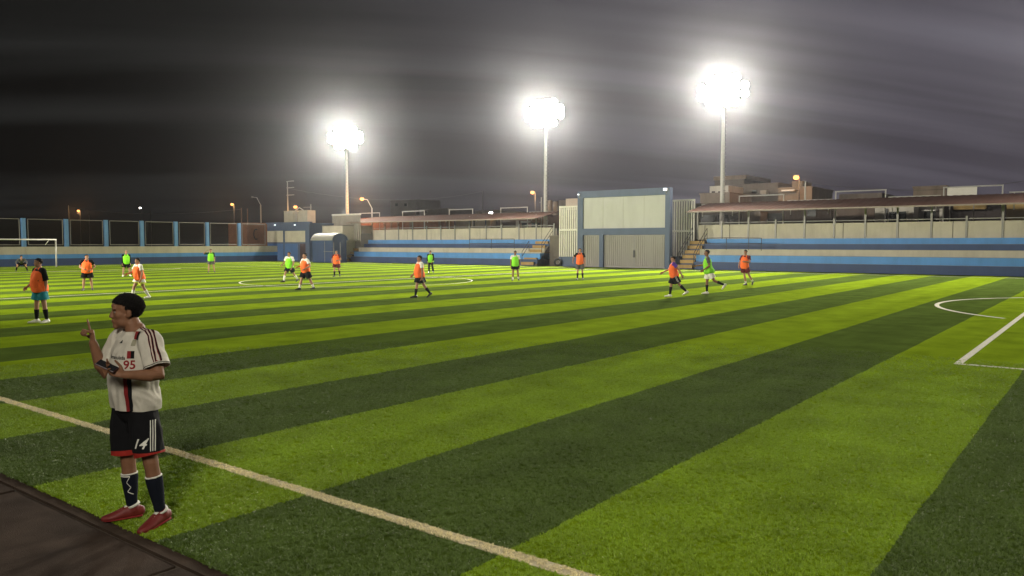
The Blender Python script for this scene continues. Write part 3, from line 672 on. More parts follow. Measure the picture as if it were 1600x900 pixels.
# brown lit wall behind the last netting bay
bw = tag(empty('brick_shed', (-86, 58, 0)), 'orange brown brick shed with a curved dark mark behind the last netting bay', 'shed')
p = onX(386, 349, -84); q = onX(419, 349, -84)
bp(bw, 'wall', BRICKR, -84, -88, p.y, q.y, 0, 4.6)
mk = MB(); cyy = onX(400, 366, -84); 
for i in range(14):
    a0 = R(60 + 240 * i / 14); a1 = R(60 + 240 * (i + 1) / 14)
    mk.bar((-83.98, cyy.y + .32 * math.cos(a0), cyy.z + .62 * math.sin(a0)), (-83.98, cyy.y + .32 * math.cos(a1), cyy.z + .62 * math.sin(a1)), .07, 4)
bp(bw, 'painted_curve', OPENING, pm=mk)
# water tanks on the corner building
wt = tag(empty('water_tank', (-75.2, 60, 4.45)), 'pair of cream water tanks in a frame on the corner building roof', 'water tank')
a = onY(450, 330, 60); b = onY(463.5, 330, 60); c = onY(474, 330, 60); d = onY(486.5, 330, 60)
bp(wt, 'tank', TANKM, a.x, b.x, 59.4, 60.6, 4.45, onY(450, 330, 60).z); bp(wt, 'tank', TANKM, c.x, d.x, 59.4, 60.6, 4.45, a.z)
bp(wt, 'middle_tank', TANKM, onY(466, 330, 60).x, onY(471, 330, 60).x, 59.9, 60.5, 4.6, a.z - .1)
bp(wt, 'frame', PALE, pm=MB().bar((b.x, 59.9, 4.45), (b.x, 59.9, a.z), .05).bar((c.x, 59.9, 4.45), (c.x, 59.9, a.z), .05).bar((b.x - .2, 59.9, a.z), ((b.x + c.x) / 2, 59.9, a.z + .38), .05).bar(((b.x + c.x) / 2, 59.9, a.z + .38), (c.x + .2, 59.9, a.z), .05))
bp(wt, 'mast', GREYM, pm=MB().bar((d.x - .35, 60.2, 4.5), (d.x - .35, 60.2, onY(481, 319, 60).z), .05).bar((c.x - .2, 60.2, a.z + .4), (d.x - .2, 60.2, a.z + .4), .03))

# ================================================================== POLES AND STREET LAMPS
def pole(label, px, ytop, D, r=.08, m=GREYM, arms=(), cat='pole', name='utility_pole'):
    q = onY(px, ytop, D); t = tag(empty(name, (q.x, D, 0)), label, cat)
    bp(t, 'pole', m, pm=MB().bar((q.x, D, 0), (q.x, D, q.z), r * 1.2, 8, r * .8))
    for y_, x_ in arms:
        z = onY(px, y_, D).z; xe = onY(x_, y_, D).x; bp(t, 'crossarm', m, pm=MB().bar((q.x - .2, D, z), (xe, D, z), r * .6, 5))
    return t
WOODP = mat('rusty pole', (0.22, 0.13, 0.09), .8)
pole('thin pale pole above the left wall, beside the leftmost orange lamp', 107, 321, 70, .07, GREYM)
pole('faint dark pole behind the third netting bay', 139, 336, 85, .07, FARH)
pole('faint dark pole right of the small white street lamp', 235.5, 329, 85, .07, FARH)
pole('left one of two thin rusty poles behind the last netting bay', 377, 325, 66, .08, WOODP)
pole('right one of two thin rusty poles behind the last netting bay', 386.5, 326, 66, .08, WOODP)
pole('tall pole with three short crossarms beside the water tanks', 449, 283, 66, .08, GREYM, arms=((283.5, 459), (293.5, 459.5), (305, 459.5)))
pole('far thin pole above the left roof', 754, 298, 100, .07, FARH)
pole('short pale pole just left of the middle mast', 846, 308, 68, .09, GREYM, arms=((316, 844),))
pole('pale pole in front of the cement house under the orange lamp', 1258.5, 283, 67.5, .085, PALE)
def street_lamp(label, px, py, D, em, rad=.22, power=0, armpx=None, polepx=None, lit=True):
    q = onY(px, py, D); t = tag(empty('street_lamp', (q.x, D, 0)), label, 'street lamp')
    if polepx is not None:
        pr = onY(polepx, py, D); ptop = q.z - .25
        bp(t, 'pole', PALE, pm=MB().bar((pr.x, D, 0), (pr.x, D, ptop - .9), .10, 8, .08))
        bp(t, 'arm', PALE, pm=MB().bar((pr.x, D, ptop - .92), (pr.x * .55 + q.x * .45, D, q.z - .1), .05, 6).bar((pr.x * .55 + q.x * .45, D, q.z - .1), (q.x, D, q.z), .04, 6))
    else:
        bp(t, 'pole', DARKM, pm=MB().bar((q.x + .25, D + .2, 0), (q.x + .25, D + .2, q.z + .1), .06, 6))
    bp(t, 'lamp_head', DARKM, q.x - rad, q.x + rad, D - .12, D + .14, q.z + rad * .62, q.z + rad * .95)
    bmx = bmesh.new(); bmesh.ops.create_uvsphere(bmx, u_segments=12, v_segments=8, radius=rad)
    mb = MB().add([(p_.co.x + q.x, p_.co.y + D, p_.co.z * .75 + q.z) for p_ in bmx.verts], [tuple(v_.index for v_ in f_.verts) for f_ in bmx.faces]); bmx.free()
    bp(t, 'bulb', em if lit else GREYM, pm=mb)
    if power:
        l = bpy.data.lights.new('lamp_light', 'POINT'); l.energy = power; l.color = (1, .5, .18); l.shadow_soft_size = rad
        lo = bpy.data.objects.new('lamp_light', l); COL.objects.link(lo); lo.location = (q.x, D - .5, q.z - .2); lo.parent = t; lo.matrix_parent_inverse = Matrix.Translation(-t.location)
street_lamp('leftmost orange street lamp, above the left end wall', 122.5, 329.5, 72, SODIUM, .26, 900)
street_lamp('small white street lamp above the left end wall', 219, 325, 90, LAMPC, .18)
street_lamp('orange street lamp left of the unlit pale lamp', 362.5, 319.5, 74, SODIUM, .24, 900)
street_lamp('unlit pale street lamp on a slender grey pole left of the corner building', 394, 308, 67, SODIUM, .16, 0, None, 407, False)
street_lamp('orange street lamp over the roof water tanks', 461.5, 323.5, 66, SODIUM, .24, 700)
street_lamp('orange street lamp on a curved arm beside the left mast', 565.5, 311, 65.5, SODIUM, .24, 1200, None, 581)
street_lamp('small white street lamp low above the left roof', 767, 333, 74, LAMPC, .22, 150)
street_lamp('orange street lamp high above the left roof near the middle mast', 832, 301, 72, SODIUM, .22, 900)
street_lamp('brightest orange street lamp over the cement houses at right', 1244, 277.5, 76, SODIUM, .27, 500)

def cable(a, b, sag, label):
    a = Vector(a); b = Vector(b); t = tag(empty('overhead_cable', a), label, 'cable'); mb = MB(); n = 14; P = []
    for i in range(n + 1):
        p = a.lerp(b, i / n); p.z -= sag * 4 * (i / n) * (1 - i / n); P.append(p)
    for p, q in zip(P, P[1:]): mb.bar(p, q, .018, 4)
    bp(t, 'wire', FARH, pm=mb)
cable(onY(107, 323, 70), onY(377, 327, 66), 1.0, 'long sagging overhead cable between the thin poles above the left end wall')
cable(onY(449, 294, 66), onY(754, 299, 100), 1.5, 'overhead cable from the crossarm pole towards the far thin pole')
cable(onY(1258.5, 284, 67.5), onY(1700, 262, 80), 1.2, 'overhead cable running right from the pale pole above the houses')
# ================================================================== FLOODLIGHT MASTS
def mast(x, y, label, towards, power, spread=150, z=15.3):
    t = tag(empty('floodlight_mast', (x, y, 0)), label, 'floodlight mast', 'floodlight masts round the pitch')
    bp(t, 'pole', MASTM, pm=MB().bar((x, y, 0), (x, y, z - .9), .24, 14, .13)).data.polygons.foreach_set('use_smooth', [True] * 16)
    bp(t, 'base_plate', GREYM, x - .4, x + .4, y - .4, y + .4, 0, .06)
    lb = MB()
    for k in range(34): lb.bar((x + .2, y - .22, 1 + k * .38), (x + .2, y + .22, 1 + k * .38), .018, 4)
    bp(t, 'ladder_rungs', GREYM, pm=lb)
    bp(t, 'control_box', GREYM, x - .25, x + .2, y - .5, y - .22, 1.2, 1.9)
    fac = Vector((towards[0] - x, towards[1] - y, 0)).normalized(); sd = Vector((-fac.y, fac.x, 0))
    ang = math.atan2(fac.y, fac.x) - math.pi / 2
    rows = (-1.02, -.34, .34, 1.02)  # rows enlarged to a rounded block that imitates lamp glare
    hd = empty('lamp_cluster', (x, y, z), ang); hd.parent = t; hd.matrix_parent_inverse = Matrix.Translation(-t.location)
    fb = MB()
    for r_ in rows: fb.box(-2.0 if abs(r_) < .9 else -1.2, 2.0 if abs(r_) < .9 else 1.2, -.09, .03, r_ - .42, r_ - .34)
    fb.bar((0, -.03, -1.6), (0, -.03, 1.4), .1, 8)
    o = fb.build('crossarms', GREYM, hd)
    h0 = None
    for r_ in rows:
        for i in ((-1.84, -1.10, -.37, .37, 1.10, 1.84) if abs(r_) < .9 else (-1.10, -.37, .37, 1.10)):
            if h0 is None:
                h = MB().bar((0, .30, 0), (0, .02, 0), .37, 18, .22).bar((0, .02, 0), (0, -.14, 0), .13, 10).build('floodlight', GREYM, hd)
                gl = MB().bar((0, .302, 0), (0, .318, 0), .355, 20, .335).build('lens', LAMPW, h); h0 = h; h.location = (i, .12, r_); h.rotation_euler = (R(-14), 0, 0)
            else:
                h = copy_part(h0, hd, (i, .12, r_)); copy_part(gl, h); h.rotation_euler = (R(-14), 0, 0)
    l = bpy.data.lights.new('flood_light', 'SPOT'); l.energy = power; l.color = (1.0, .94, .79); l.spot_size = R(spread); l.spot_blend = 1.0; l.shadow_soft_size = .9 if spread > 92 else 3.6
    lo = bpy.data.objects.new('flood_light', l); COL.objects.link(lo)
    src = Vector((x, y, z)) + fac * .9; lo.location = src
    d_ = Vector((towards[0], towards[1], 0)) - src; lo.rotation_euler = d_.to_track_quat('-Z', 'Y').to_euler()
    lo.parent = t; lo.matrix_parent_inverse = Matrix.Translation(-t.location)
mast(-77.0, 66, 'left floodlight mast, smallest of the three, behind the ribbed screen', (-55, 32), FLOOD_FAR, 120)
mast(-46.5, 66, 'middle floodlight mast behind the right end of the left roof', (-40, 25), FLOOD_FAR, 120)
mast(-27.6, 66, 'right floodlight mast, tallest in view, behind the right hand stand', (-20, 22), FLOOD_FAR, 120)
mast(4.0, 66, 'floodlight mast beyond the right edge of the view behind the right hand stand', (-10, 24), FLOOD_FAR * .6, 120)
mast(-77.0, -9, 'near side floodlight mast at the left corner, outside the view', (-55, 34), FLOOD_NEAR, 96)
mast(-40.0, -9, 'near side floodlight mast left of the camera, outside the view', (-38, 36), FLOOD_NEAR, 96)
mast(11.0, -12, 'near side floodlight mast right of the camera, outside the view', (-12, 40), FLOOD_NEAR * .24, 92)

# ================================================================== PEOPLE
def V(*a): return Vector(a)
def tube(mb, pts, rad, axis=None, n=12, cap=True):
    """closed tube through pts; rad = list of r or (ra, rb), ra measured along axis"""
    pts = [Vector(p) for p in pts]; rad = [(r, r) if isinstance(r, (int, float)) else r for r in rad]
    rings = []
    for i, p in enumerate(pts):
        d = ((pts[min(i + 1, len(pts) - 1)] - pts[max(i - 1, 0)])).normalized()
        ax = Vector(axis if not isinstance(axis, list) else axis[i]) if axis is not None else (Vector((1, 0, 0)) if abs(d.x) < .8 else Vector((0, 1, 0)))
        x = (ax - d * ax.dot(d)).normalized(); y = d.cross(x)
        rings.append((p, x, y, rad[i], d))
    full = []
    if cap:
        p, x, y, r, d = rings[0]; m_ = min(r)
        for s_ in (.95, .6): full.append((p - d * m_ * s_, x, y, (r[0] * math.sqrt(1 - s_ * s_), r[1] * math.sqrt(1 - s_ * s_))))
    full += [(p, x, y, r) for p, x, y, r, d in rings]
    if cap:
        p, x, y, r, d = rings[-1]; m_ = min(r)
        for s_ in (.6, .95): full.append((p + d * m_ * s_, x, y, (r[0] * math.sqrt(1 - s_ * s_), r[1] * math.sqrt(1 - s_ * s_))))
    vs, fs = [], []
    for p, x, y, r in full:
        for k in range(n):
            a = 2 * math.pi * k / n; vs.append(p + x * math.cos(a) * r[0] + y * math.sin(a) * r[1])
    m = len(full)
    for i in range(m - 1):
        for k in range(n): fs.append((i * n + k, i * n + (k + 1) % n, (i + 1) * n + (k + 1) % n, (i + 1) * n + k))
    fs.append(tuple(range(n - 1, -1, -1))); fs.append(tuple((m - 1) * n + k for k in range(n)))
    mb.add(vs, fs)
def ell(mb, c, r, M3=None, n=12, k=8):
    c = Vector(c); vs, fs = [], []
    for i in range(k + 1):
        th = math.pi * i / k
        for j in range(n):
            a = 2 * math.pi * j / n; v = Vector((r[0] * math.sin(th) * math.cos(a), r[1] * math.sin(th) * math.sin(a), r[2] * math.cos(th)))
            vs.append(c + (M3 @ v if M3 else v))
    for i in range(k):
        for j in range(n): fs.append((i * n + j, (i + 1) * n + j, (i + 1) * n + (j + 1) % n, i * n + (j + 1) % n))
    mb.add(vs, fs)
def solid(mb, voxel, smooth=3, floor=None):
    me = bpy.data.meshes.new('tmp'); me.from_pydata([tuple(v) for v in mb.v], [], mb.f)
    bm = bmesh.new(); bm.from_mesh(me); bmesh.ops.remove_doubles(bm, verts=bm.verts, dist=1e-5); bmesh.ops.recalc_face_normals(bm, faces=bm.faces); bm.to_mesh(me); bm.free()
    o = bpy.data.objects.new('tmp', me); COL.objects.link(o)
    md = o.modifiers.new('r', 'REMESH'); md.mode = 'VOXEL'; md.voxel_size = voxel
    dg = bpy.context.evaluated_depsgraph_get(); ev = o.evaluated_get(dg); res = bpy.data.meshes.new_from_object(ev)
    bpy.data.objects.remove(o); bpy.data.meshes.remove(me)
    nv = len(res.vertices); co = np.empty(nv * 3); res.vertices.foreach_get('co', co); co = co.reshape(-1, 3)
    ed = np.empty(len(res.edges) * 2, dtype=np.int64); res.edges.foreach_get('vertices', ed); ed = ed.reshape(-1, 2)
    cnt = np.bincount(ed.ravel(), minlength=nv).clip(1)[:, None]
    for it in range(smooth):
        acc = np.zeros_like(co)
        for ax in range(3):
            acc[:, ax] = np.bincount(ed[:, 0], weights=co[ed[:, 1], ax], minlength=nv) + np.bincount(ed[:, 1], weights=co[ed[:, 0], ax], minlength=nv)
        co = co * .4 + acc / cnt * .6
    if floor is not None: co[:, 2] = np.maximum(co[:, 2], floor)
    res.vertices.foreach_set('co', co.ravel()); res.update()
    return res
def obj_from(me, name, m, parent):
    me.name = name; me.materials.clear(); me.materials.append(m)
    me.polygons.foreach_set('use_smooth', [True] * len(me.polygons))
    o = bpy.data.objects.new(name, me); COL.objects.link(o); o.parent = parent; return o
def open_ends(me, cuts, inset=.010):
    """cut the closed end of each sleeve, leg or hem off along a clean plane"""
    bm = bmesh.new(); bm.from_mesh(me)
    for p, d, r in cuts:
        fs = [f for f in bm.faces if (f.calc_center_median() - p).length < r and (f.calc_center_median() - p).dot(d) > -.05]
        g = set(fs)
        for f in fs: g.update(f.verts); g.update(f.edges)
        bmesh.ops.bisect_plane(bm, geom=list(g), plane_co=p - d * inset, plane_no=d, clear_outer=True)
    bm.to_mesh(me); bm.free()
def split_off(me, co, no):
    """move the part of a mesh beyond a plane to a mesh of its own"""
    other = me.copy()
    for m_, kw in ((me, dict(clear_outer=True)), (other, dict(clear_inner=True))):
        bm = bmesh.new(); bm.from_mesh(m_); bmesh.ops.bisect_plane(bm, geom=bm.verts[:] + bm.edges[:] + bm.faces[:], plane_co=co, plane_no=no, **kw); bm.to_mesh(m_); bm.free()
    return other
def wrinkle(me, amp, freq, stretch=(1, 1, 1), seed=0.0, limit=None, skew=0.0):
    nv = len(me.vertices); nr = [v.normal.copy() for v in me.vertices]
    for v, n_ in zip(me.vertices, nr):
        p = v.co; q = Vector((p.x * stretch[0] * (1 - .6 * skew) + seed - p.z * skew * .1, p.y * stretch[1], (p.z + p.x * skew) * stretch[2])) * freq
        a = noise.noise(q) + .5 * noise.noise(q * 2.1)
        k = 1 if limit is None else limit(p)
        v.co = p + n_ * (amp * (1 - 2.2 * abs(a))) * k
def frame_of(fwd, up):
    f = Vector(fwd).normalized(); r = f.cross(Vector(up)).normalized(); u = r.cross(f); return Matrix((r, f, u)).transposed()   # columns: right, forward, up

TORSO = [(-.20, .095, .080, -.005), (-.08, .160, .110, -.01), (.06, .168, .118, -.008), (.22, .158, .118, .004), (.40, .160, .125, .012), (.58, .170, .128, .010), (.74, .178, .118, .002), (.86, .160, .098, -.006), (.95, .105, .075, -.012), (1.02, .062, .062, -.012)]
def torso_path(J, grow=0.0, t0=-.3, t1=1.1, wide=1.0, belly=0.0, flare=0.0):
    P, Nk = J['pelvis'], J['neck']; up = (Nk - P); hx = (J['Rhip'] - J['Lhip']).normalized(); sxv = (J['Rsh'] - J['Lsh']).normalized()
    pts, rad, axs = [], [], []
    for t, a, b, off in TORSO:
        if t < t0 - .001 or t > t1 + .001: continue
        ax = hx.lerp(sxv, max(0, min(1, t))).normalized(); fw = up.normalized().cross(ax).normalized()
        bb = belly * math.exp(-((t - .32) / .26) ** 2)
        fl = flare * max(0, .35 - t)
        pts.append(P + up * t + fw * (off + bb * .55)); rad.append((a * wide + grow + fl + bb * .35, b * wide + grow + bb * .5 + fl)); axs.append(ax)
    return pts, rad, axs
def hand(mb, w, d, palm, curls, thumb, side, s=1.0):
    """w wrist, d hand direction, palm normal, curls = 4 base curl angles (index..little), side=+1 thumb towards cross(d,palm)"""
    d = Vector(d).normalized(); palm = Vector(palm); palm = (palm - d * palm.dot(d)).normalized(); ac = d.cross(palm) * side
    tube(mb, [w - d * .02 * s, w + d * .02 * s, w + d * .055 * s, w + d * .088 * s], [(.026 * s, .020 * s), (.033 * s, .017 * s), (.041 * s, .015 * s), (.040 * s, .012 * s)], axis=ac, n=12)
    Ls = ((.044, .027, .020), (.048, .030, .021), (.044, .028, .020), (.035, .022, .018))
    for i in range(4):
        base = w + d * (.088 - .004 * abs(i - 1)) * s + ac * (.031 - .0205 * i) * s
        dd = (d + ac * (.10 - .06 * i)).normalized(); p = base - dd * .012 * s; pts = [p]; a = 0
        for k, l in enumerate(Ls[i]):
            a += curls[i] * (0.8, 1.1, .7)[k]; dv = dd * math.cos(a) + palm * math.sin(a); p = p + dv * (l + (.012 if k == 0 else 0)) * s; pts.append(p)
        tube(mb, pts, [.0098 * s, .0092 * s, .0084 * s, .0070 * s], axis=ac, n=8)
    tb = w + d * .028 * s + ac * .026 * s; td = (d * .62 + ac * .72 + palm * .35).normalized(); t2 = (d * .8 + ac * (.45 - .9 * thumb) + palm * (.35 + .8 * thumb)).normalized()
    tube(mb, [tb - td * .01 * s, tb + td * .034 * s, tb + td * .034 * s + t2 * .032 * s, tb + td * .034 * s + t2 * .055 * s], [.0135 * s, .0115 * s, .0100 * s, .0085 * s], n=8)
def head_prims(mb, C, M3, s=1.0):
    def E(c, r): ell(mb, C + M3 @ (Vector(c) * s), tuple(q * s for q in r), M3)
    def T(ps, rs): tube(mb, [C + M3 @ (Vector(p) * s) for p in ps], [q * s for q in rs], n=8)
    E((0, -.014, .032), (.076, .098, .086)); E((0, .016, -.028), (.065, .074, .080)); E((0, .034, -.066), (.051, .054, .048)); E((0, .072, -.094), (.026, .022, .022))
    for sx_ in (-1, 1):
        E((sx_ * .034, .046, -.018), (.031, .035, .032)); E((sx_ * .040, .018, -.066), (.022, .048, .036))
        E((sx_ * .077, -.012, -.006), (.009, .018, .031)); E((sx_ * .071, -.004, -.026), (.012, .012, .014)); E((sx_ * .028, .079, .024), (.022, .013, .009)); E((sx_ * .013, .094, -.030), (.010, .012, .009))
    E((0, .072, .045), (.045, .022, .022))
    T([(0, .080, .016), (0, .094, -.008), (0, .102, -.027)], [.009, .010, .012])
    E((0, .087, -.053), (.024, .013, .0065)); E((0, .084, -.066), (.021, .013, .0075)); E((0, .078, -.080), (.022, .012, .010))
def build_hair(C, M3, s, parent, m, long=0.0, thick=.010, bald=False):
    mb = MB(); n, k = (72, 50) if s > 1.05 else (34, 24); vs = []; keep = {}
    rr = random.Random(int(abs(C.x * 991 + C.y * 373)) + 5)
    for i in range(k + 1):
        th = math.pi * .80 * i / k
        for j in range(n):
            a = 2 * math.pi * j / n; u = Vector((math.sin(th) * math.cos(a), math.sin(th) * math.sin(a), math.cos(th)))
            p = Vector((u.x * .075, u.y * .092 - .013, u.z * .079 + .032))
            g = thick * (1 + .35 * (noise.noise(u * 9) + .6 * noise.noise(u * 21))) + (.004 if u.z > .3 and u.y > .1 else 0) * (1 if not bald else 0)
            if u.z < -.15: g *= .55
            p = p + u * g
            if p.z < -.02 and u.y < .1: p.z -= long * .6; 
            vs.append(p)
    fs = []
    for i in range(k):
        for j in range(n):
            q = (vs[i * n + j] + vs[(i + 1) * n + (j + 1) % n]) / 2
            ok = True
            hl = .064 - .25 * max(0, abs(q.x) - .050)                       # front hairline height
            if q.y > .045 and q.z < hl: ok = False
            elif q.y > .012 and q.z < .046 + .35 * (q.y - .012): ok = False
            elif q.y > -.010 and q.z < .016: ok = False
            elif q.y > -.030 and q.z < -.012: ok = False
            elif q.z < -.055: ok = False
            if ok: fs.append((i * n + j, (i + 1) * n + j, (i + 1) * n + (j + 1) % n, i * n + (j + 1) % n))
    mb.add([C + M3 @ (p * s) for p in vs], fs)
    if s > 1.05:   # short strands standing off the scalp
        rs = random.Random(21); base = [C + M3 @ (p * s) for p in vs]
        for f in fs:
            for _ in range(2):
                q = base[f[0]].lerp(base[f[2]], rs.random()).lerp(base[f[1]], rs.random() * .5); nn = (q - C).normalized()
                dd = (nn + Vector((rs.uniform(-.5, .5), rs.uniform(-.5, .5), rs.uniform(-.5, .3)))).normalized(); sd_ = nn.cross(dd).normalized() if nn.cross(dd).length > 1e-4 else Vector((1, 0, 0))
                l_ = rs.uniform(.004, .010); k0 = len(mb.v); mb.add([q - sd_ * .0012, q + sd_ * .0012, q + dd * l_], [(0, 1, 2)])
    o = mb.build('hair', m, parent, True); md = o.modifiers.new('thickness', 'SOLIDIFY'); md.thickness = .007 * s; md.offset = -1
    return o
def build_eyes(C, M3, s, parent):
    for sx_ in (-1, 1):
        mb = MB(); ell(mb, C + M3 @ (Vector((sx_ * .030, .0740, .003)) * s), (.0110 * s, .0075 * s, .0045 * s), M3, 10, 6); e = mb.build('eye', EYEW, parent, True)
        mb = MB(); ell(mb, C + M3 @ (Vector((sx_ * .030, .0797, .003)) * s), (.0046 * s, .0030 * s, .0044 * s), M3, 8, 6); mb.build('iris', HAIRM, e, True)
        mb = MB(); tube(mb, [C + M3 @ (Vector(p) * s) for p in ((sx_ * .012, .0865, .022), (sx_ * .030, .0850, .028), (sx_ * .046, .0765, .024))], [.0035 * s, .0045 * s, .003 * s], n=6); mb.build('eyebrow', HAIRM, parent, True)

def leg_tubes(J, side, grow, a, b, mb, n=12, cap=True):
    """tube along one leg from fraction a to b (0 hip, 1 knee, 2 ankle)"""
    H_, K, A = J[side + 'hip'], J[side + 'kn'], J[side + 'an']
    prof = [(0, .088), (.25, .086), (.5, .076), (.8, .060), (1.0, .056), (1.15, .053), (1.35, .057), (1.6, .048), (1.85, .037), (2.0, .035)]
    def pt(t): return H_.lerp(K, t) if t <= 1 else K.lerp(A, t - 1)
    def rd(t):
        for (t0, r0), (t1, r1) in zip(prof, prof[1:]):
            if t0 <= t <= t1: return r0 + (r1 - r0) * (t - t0) / (t1 - t0)
        return prof[-1][1]
    ts = sorted({a, b} | {p[0] for p in prof if a < p[0] < b}); tube(mb, [pt(t) for t in ts], [rd(t) * J['leg'] + grow for t in ts], n=n, cap=cap)
def arm_tubes(J, side, grow, a, b, mb):
    S, E_, W_ = J[side + 'sh'], J[side + 'el'], J[side + 'wr']; k = J['arm']
    prof = [(0, .056), (.4, .050), (.75, .043), (1.0, .041), (1.25, .042), (1.6, .034), (2.0, .026)]
    def pt(t): return S.lerp(E_, t) if t <= 1 else E_.lerp(W_, t - 1)
    def rd(t):
        for (t0, r0), (t1, r1) in zip(prof, prof[1:]):
            if t0 <= t <= t1: return r0 + (r1 - r0) * (t - t0) / (t1 - t0)
        return prof[-1][1]
    ts = sorted({a, b} | {p[0] for p in prof if a < p[0] < b}); tube(mb, [pt(t) for t in ts], [rd(t) * k + grow for t in ts])
def build_body(J, root, skin, voxel, hands):
    mb = MB()
    p, r, a = torso_path(J, belly=J['belly'], wide=J['wide']); tube(mb, p, r, axis=a, n=18)
    C, M3, s = J['head'], J['headM'], J['hs']
    tube(mb, [J['neck'] - V(0, 0, .05), J['neck'] + (C - J['neck']) * .35, C + M3 @ (Vector((0, -.018, -.05)) * s)], [(.068), (.058), (.056)], n=12)
    head_prims(mb, C, M3, s)
    for sd in 'LR':
        tube(mb, [J['neck'].lerp(J[sd + 'sh'], .15) - V(0, 0, .01), J[sd + 'sh']], [.05, .058]); arm_tubes(J, sd, 0, 0, 2, mb)
        leg_tubes(J, sd, 0, 0, 2, mb); foot(J, sd, mb, -.012)
        h = hands[sd]; hand(mb, J[sd + 'wr'], h['d'], h['palm'], h['curl'], h.get('thumb', .4), h['side'], h.get('s', 1.0))
    me = solid(mb, voxel, 5 if voxel < .006 else 2); return obj_from(me, 'body', skin, root)
def foot(J, sd, mb, grow=0.0, sole=False):
    A = J[sd + 'an']; fd = J[sd + 'ft'].normalized(); up = J.get(sd + 'fu', V(0, 0, 1)); up = (up - fd * up.dot(fd)).normalized(); ax = fd.cross(up)
    def P(f, z): return A + fd * f + up * (z - .085)
    tube(mb, [P(-.055, .045), P(-.02, .052), P(.05, .050), P(.11, .036), P(.165, .028), P(.195, .026)],
         [(.034 + grow, .042 + grow), (.039 + grow, .050 + grow), (.042 + grow, .047 + grow), (.047 + grow, .034 + grow), (.043 + grow, .026 + grow), (.030 + grow, .022 + grow)], axis=ax, n=14)
    if grow >= 0: tube(mb, [P(-.012, .06), P(-.005, .098)], [.047, .043], n=12)
def build_shoe(J, sd, root, m, voxel, lace=None, sole=None):
    mb = MB(); foot(J, sd, mb, .001); me = solid(mb, voxel, 2); o = obj_from(me, 'shoe', m, root)
    A = J[sd + 'an']; fd = J[sd + 'ft'].normalized(); up = J.get(sd + 'fu', V(0, 0, 1)); up = (up - fd * up.dot(fd)).normalized(); ax = fd.cross(up)
    def P_(f, z): return A + fd * f + up * (z - .085)
    if sole:
        P = P_
        mb = MB(); tube(mb, [P(-.06, .012), P(0, .012), P(.09, .012), P(.16, .012), P(.195, .014)], [(.036, .011), (.040, .011), (.046, .011), (.042, .010), (.026, .009)], axis=ax, n=12); mb.build('sole', sole, o, True)
    if lace:
        mb = MB(); tube(mb, [P_(-.012, .092), P_(-.006, .108)], [.0485, .0465], n=16, cap=False); mb.build('collar', lace, o, True)
        mb = MB(); tube(mb, [P_(.030, .098), P_(.055, .090)], [(.020, .008), (.016, .006)], axis=ax, n=8); mb.build('tongue', lace, o, True)
        mb = MB()
        for k_ in range(5):
            c = A + fd * (.035 + .018 * k_) + up * (.016 - .0085 * k_); mb.bar(c - ax * .018, c + ax * .018, .0028, 5)
        mb.build('laces', lace, o)
    return o
def build_sock(J, sd, root, m, voxel, top=1.28, band=None):
    mb = MB(); leg_tubes(J, sd, .006, top, 1.97, mb, 14, False); me = solid(mb, voxel, 2); o = obj_from(me, 'sock', m, root)
    if band: mb = MB(); leg_tubes(J, sd, .0085, top - .020, top + .012, mb, 14, False); obj_from(solid(mb, voxel, 1), 'sock_band', band, o)
    return o
def build_shorts(J, root, m, voxel, length=.80, grow=.022, hem=None, hemh=.08, leg_grow=.038, flare=.02):
    mb = MB(); p, r, a = torso_path(J, grow, -.2, .10, wide=J['wide'], belly=J['belly'] * .6); tube(mb, p, r, axis=a, n=18, cap=False)
    cuts = []
    for sd in 'LR':
        H_, K = J[sd + 'hip'], J[sd + 'kn']; e = H_.lerp(K, length); out = (H_ - J['pelvis']).normalized() * .012
        tube(mb, [H_ + V(0, 0, .03), H_.lerp(K, length * .5) + out, e + out], [.088 * J['leg'] + grow, .084 * J['leg'] + leg_grow, .078 * J['leg'] + leg_grow + flare], n=16, cap=False); cuts.append((e, (K - H_).normalized(), .14))
    tube(mb, [J['pelvis'] + V(0, 0, .02), J['pelvis'] - V(0, 0, .15)], [(.075, .115), (.06, .085)], axis=(1, 0, 0), n=12)
    me = solid(mb, voxel, 3); wrinkle(me, .007 if voxel < .01 else .008, 9, (1, 1, .35), 3.0); open_ends(me, cuts)
    hm = None
    if hem:
        ctr = (cuts[0][0] + cuts[1][0]) / 2; lat = (cuts[1][0] - cuts[0][0]).normalized(); dn = (cuts[0][1] + cuts[1][1]).normalized(); dn = (dn - lat * dn.dot(lat)).normalized()
        hm = split_off(me, ctr - dn * (hemh * .8 + .01), dn)
    o = obj_from(me, 'shorts', m, root)
    if hm: obj_from(hm, 'hem', hem, o)
    return o
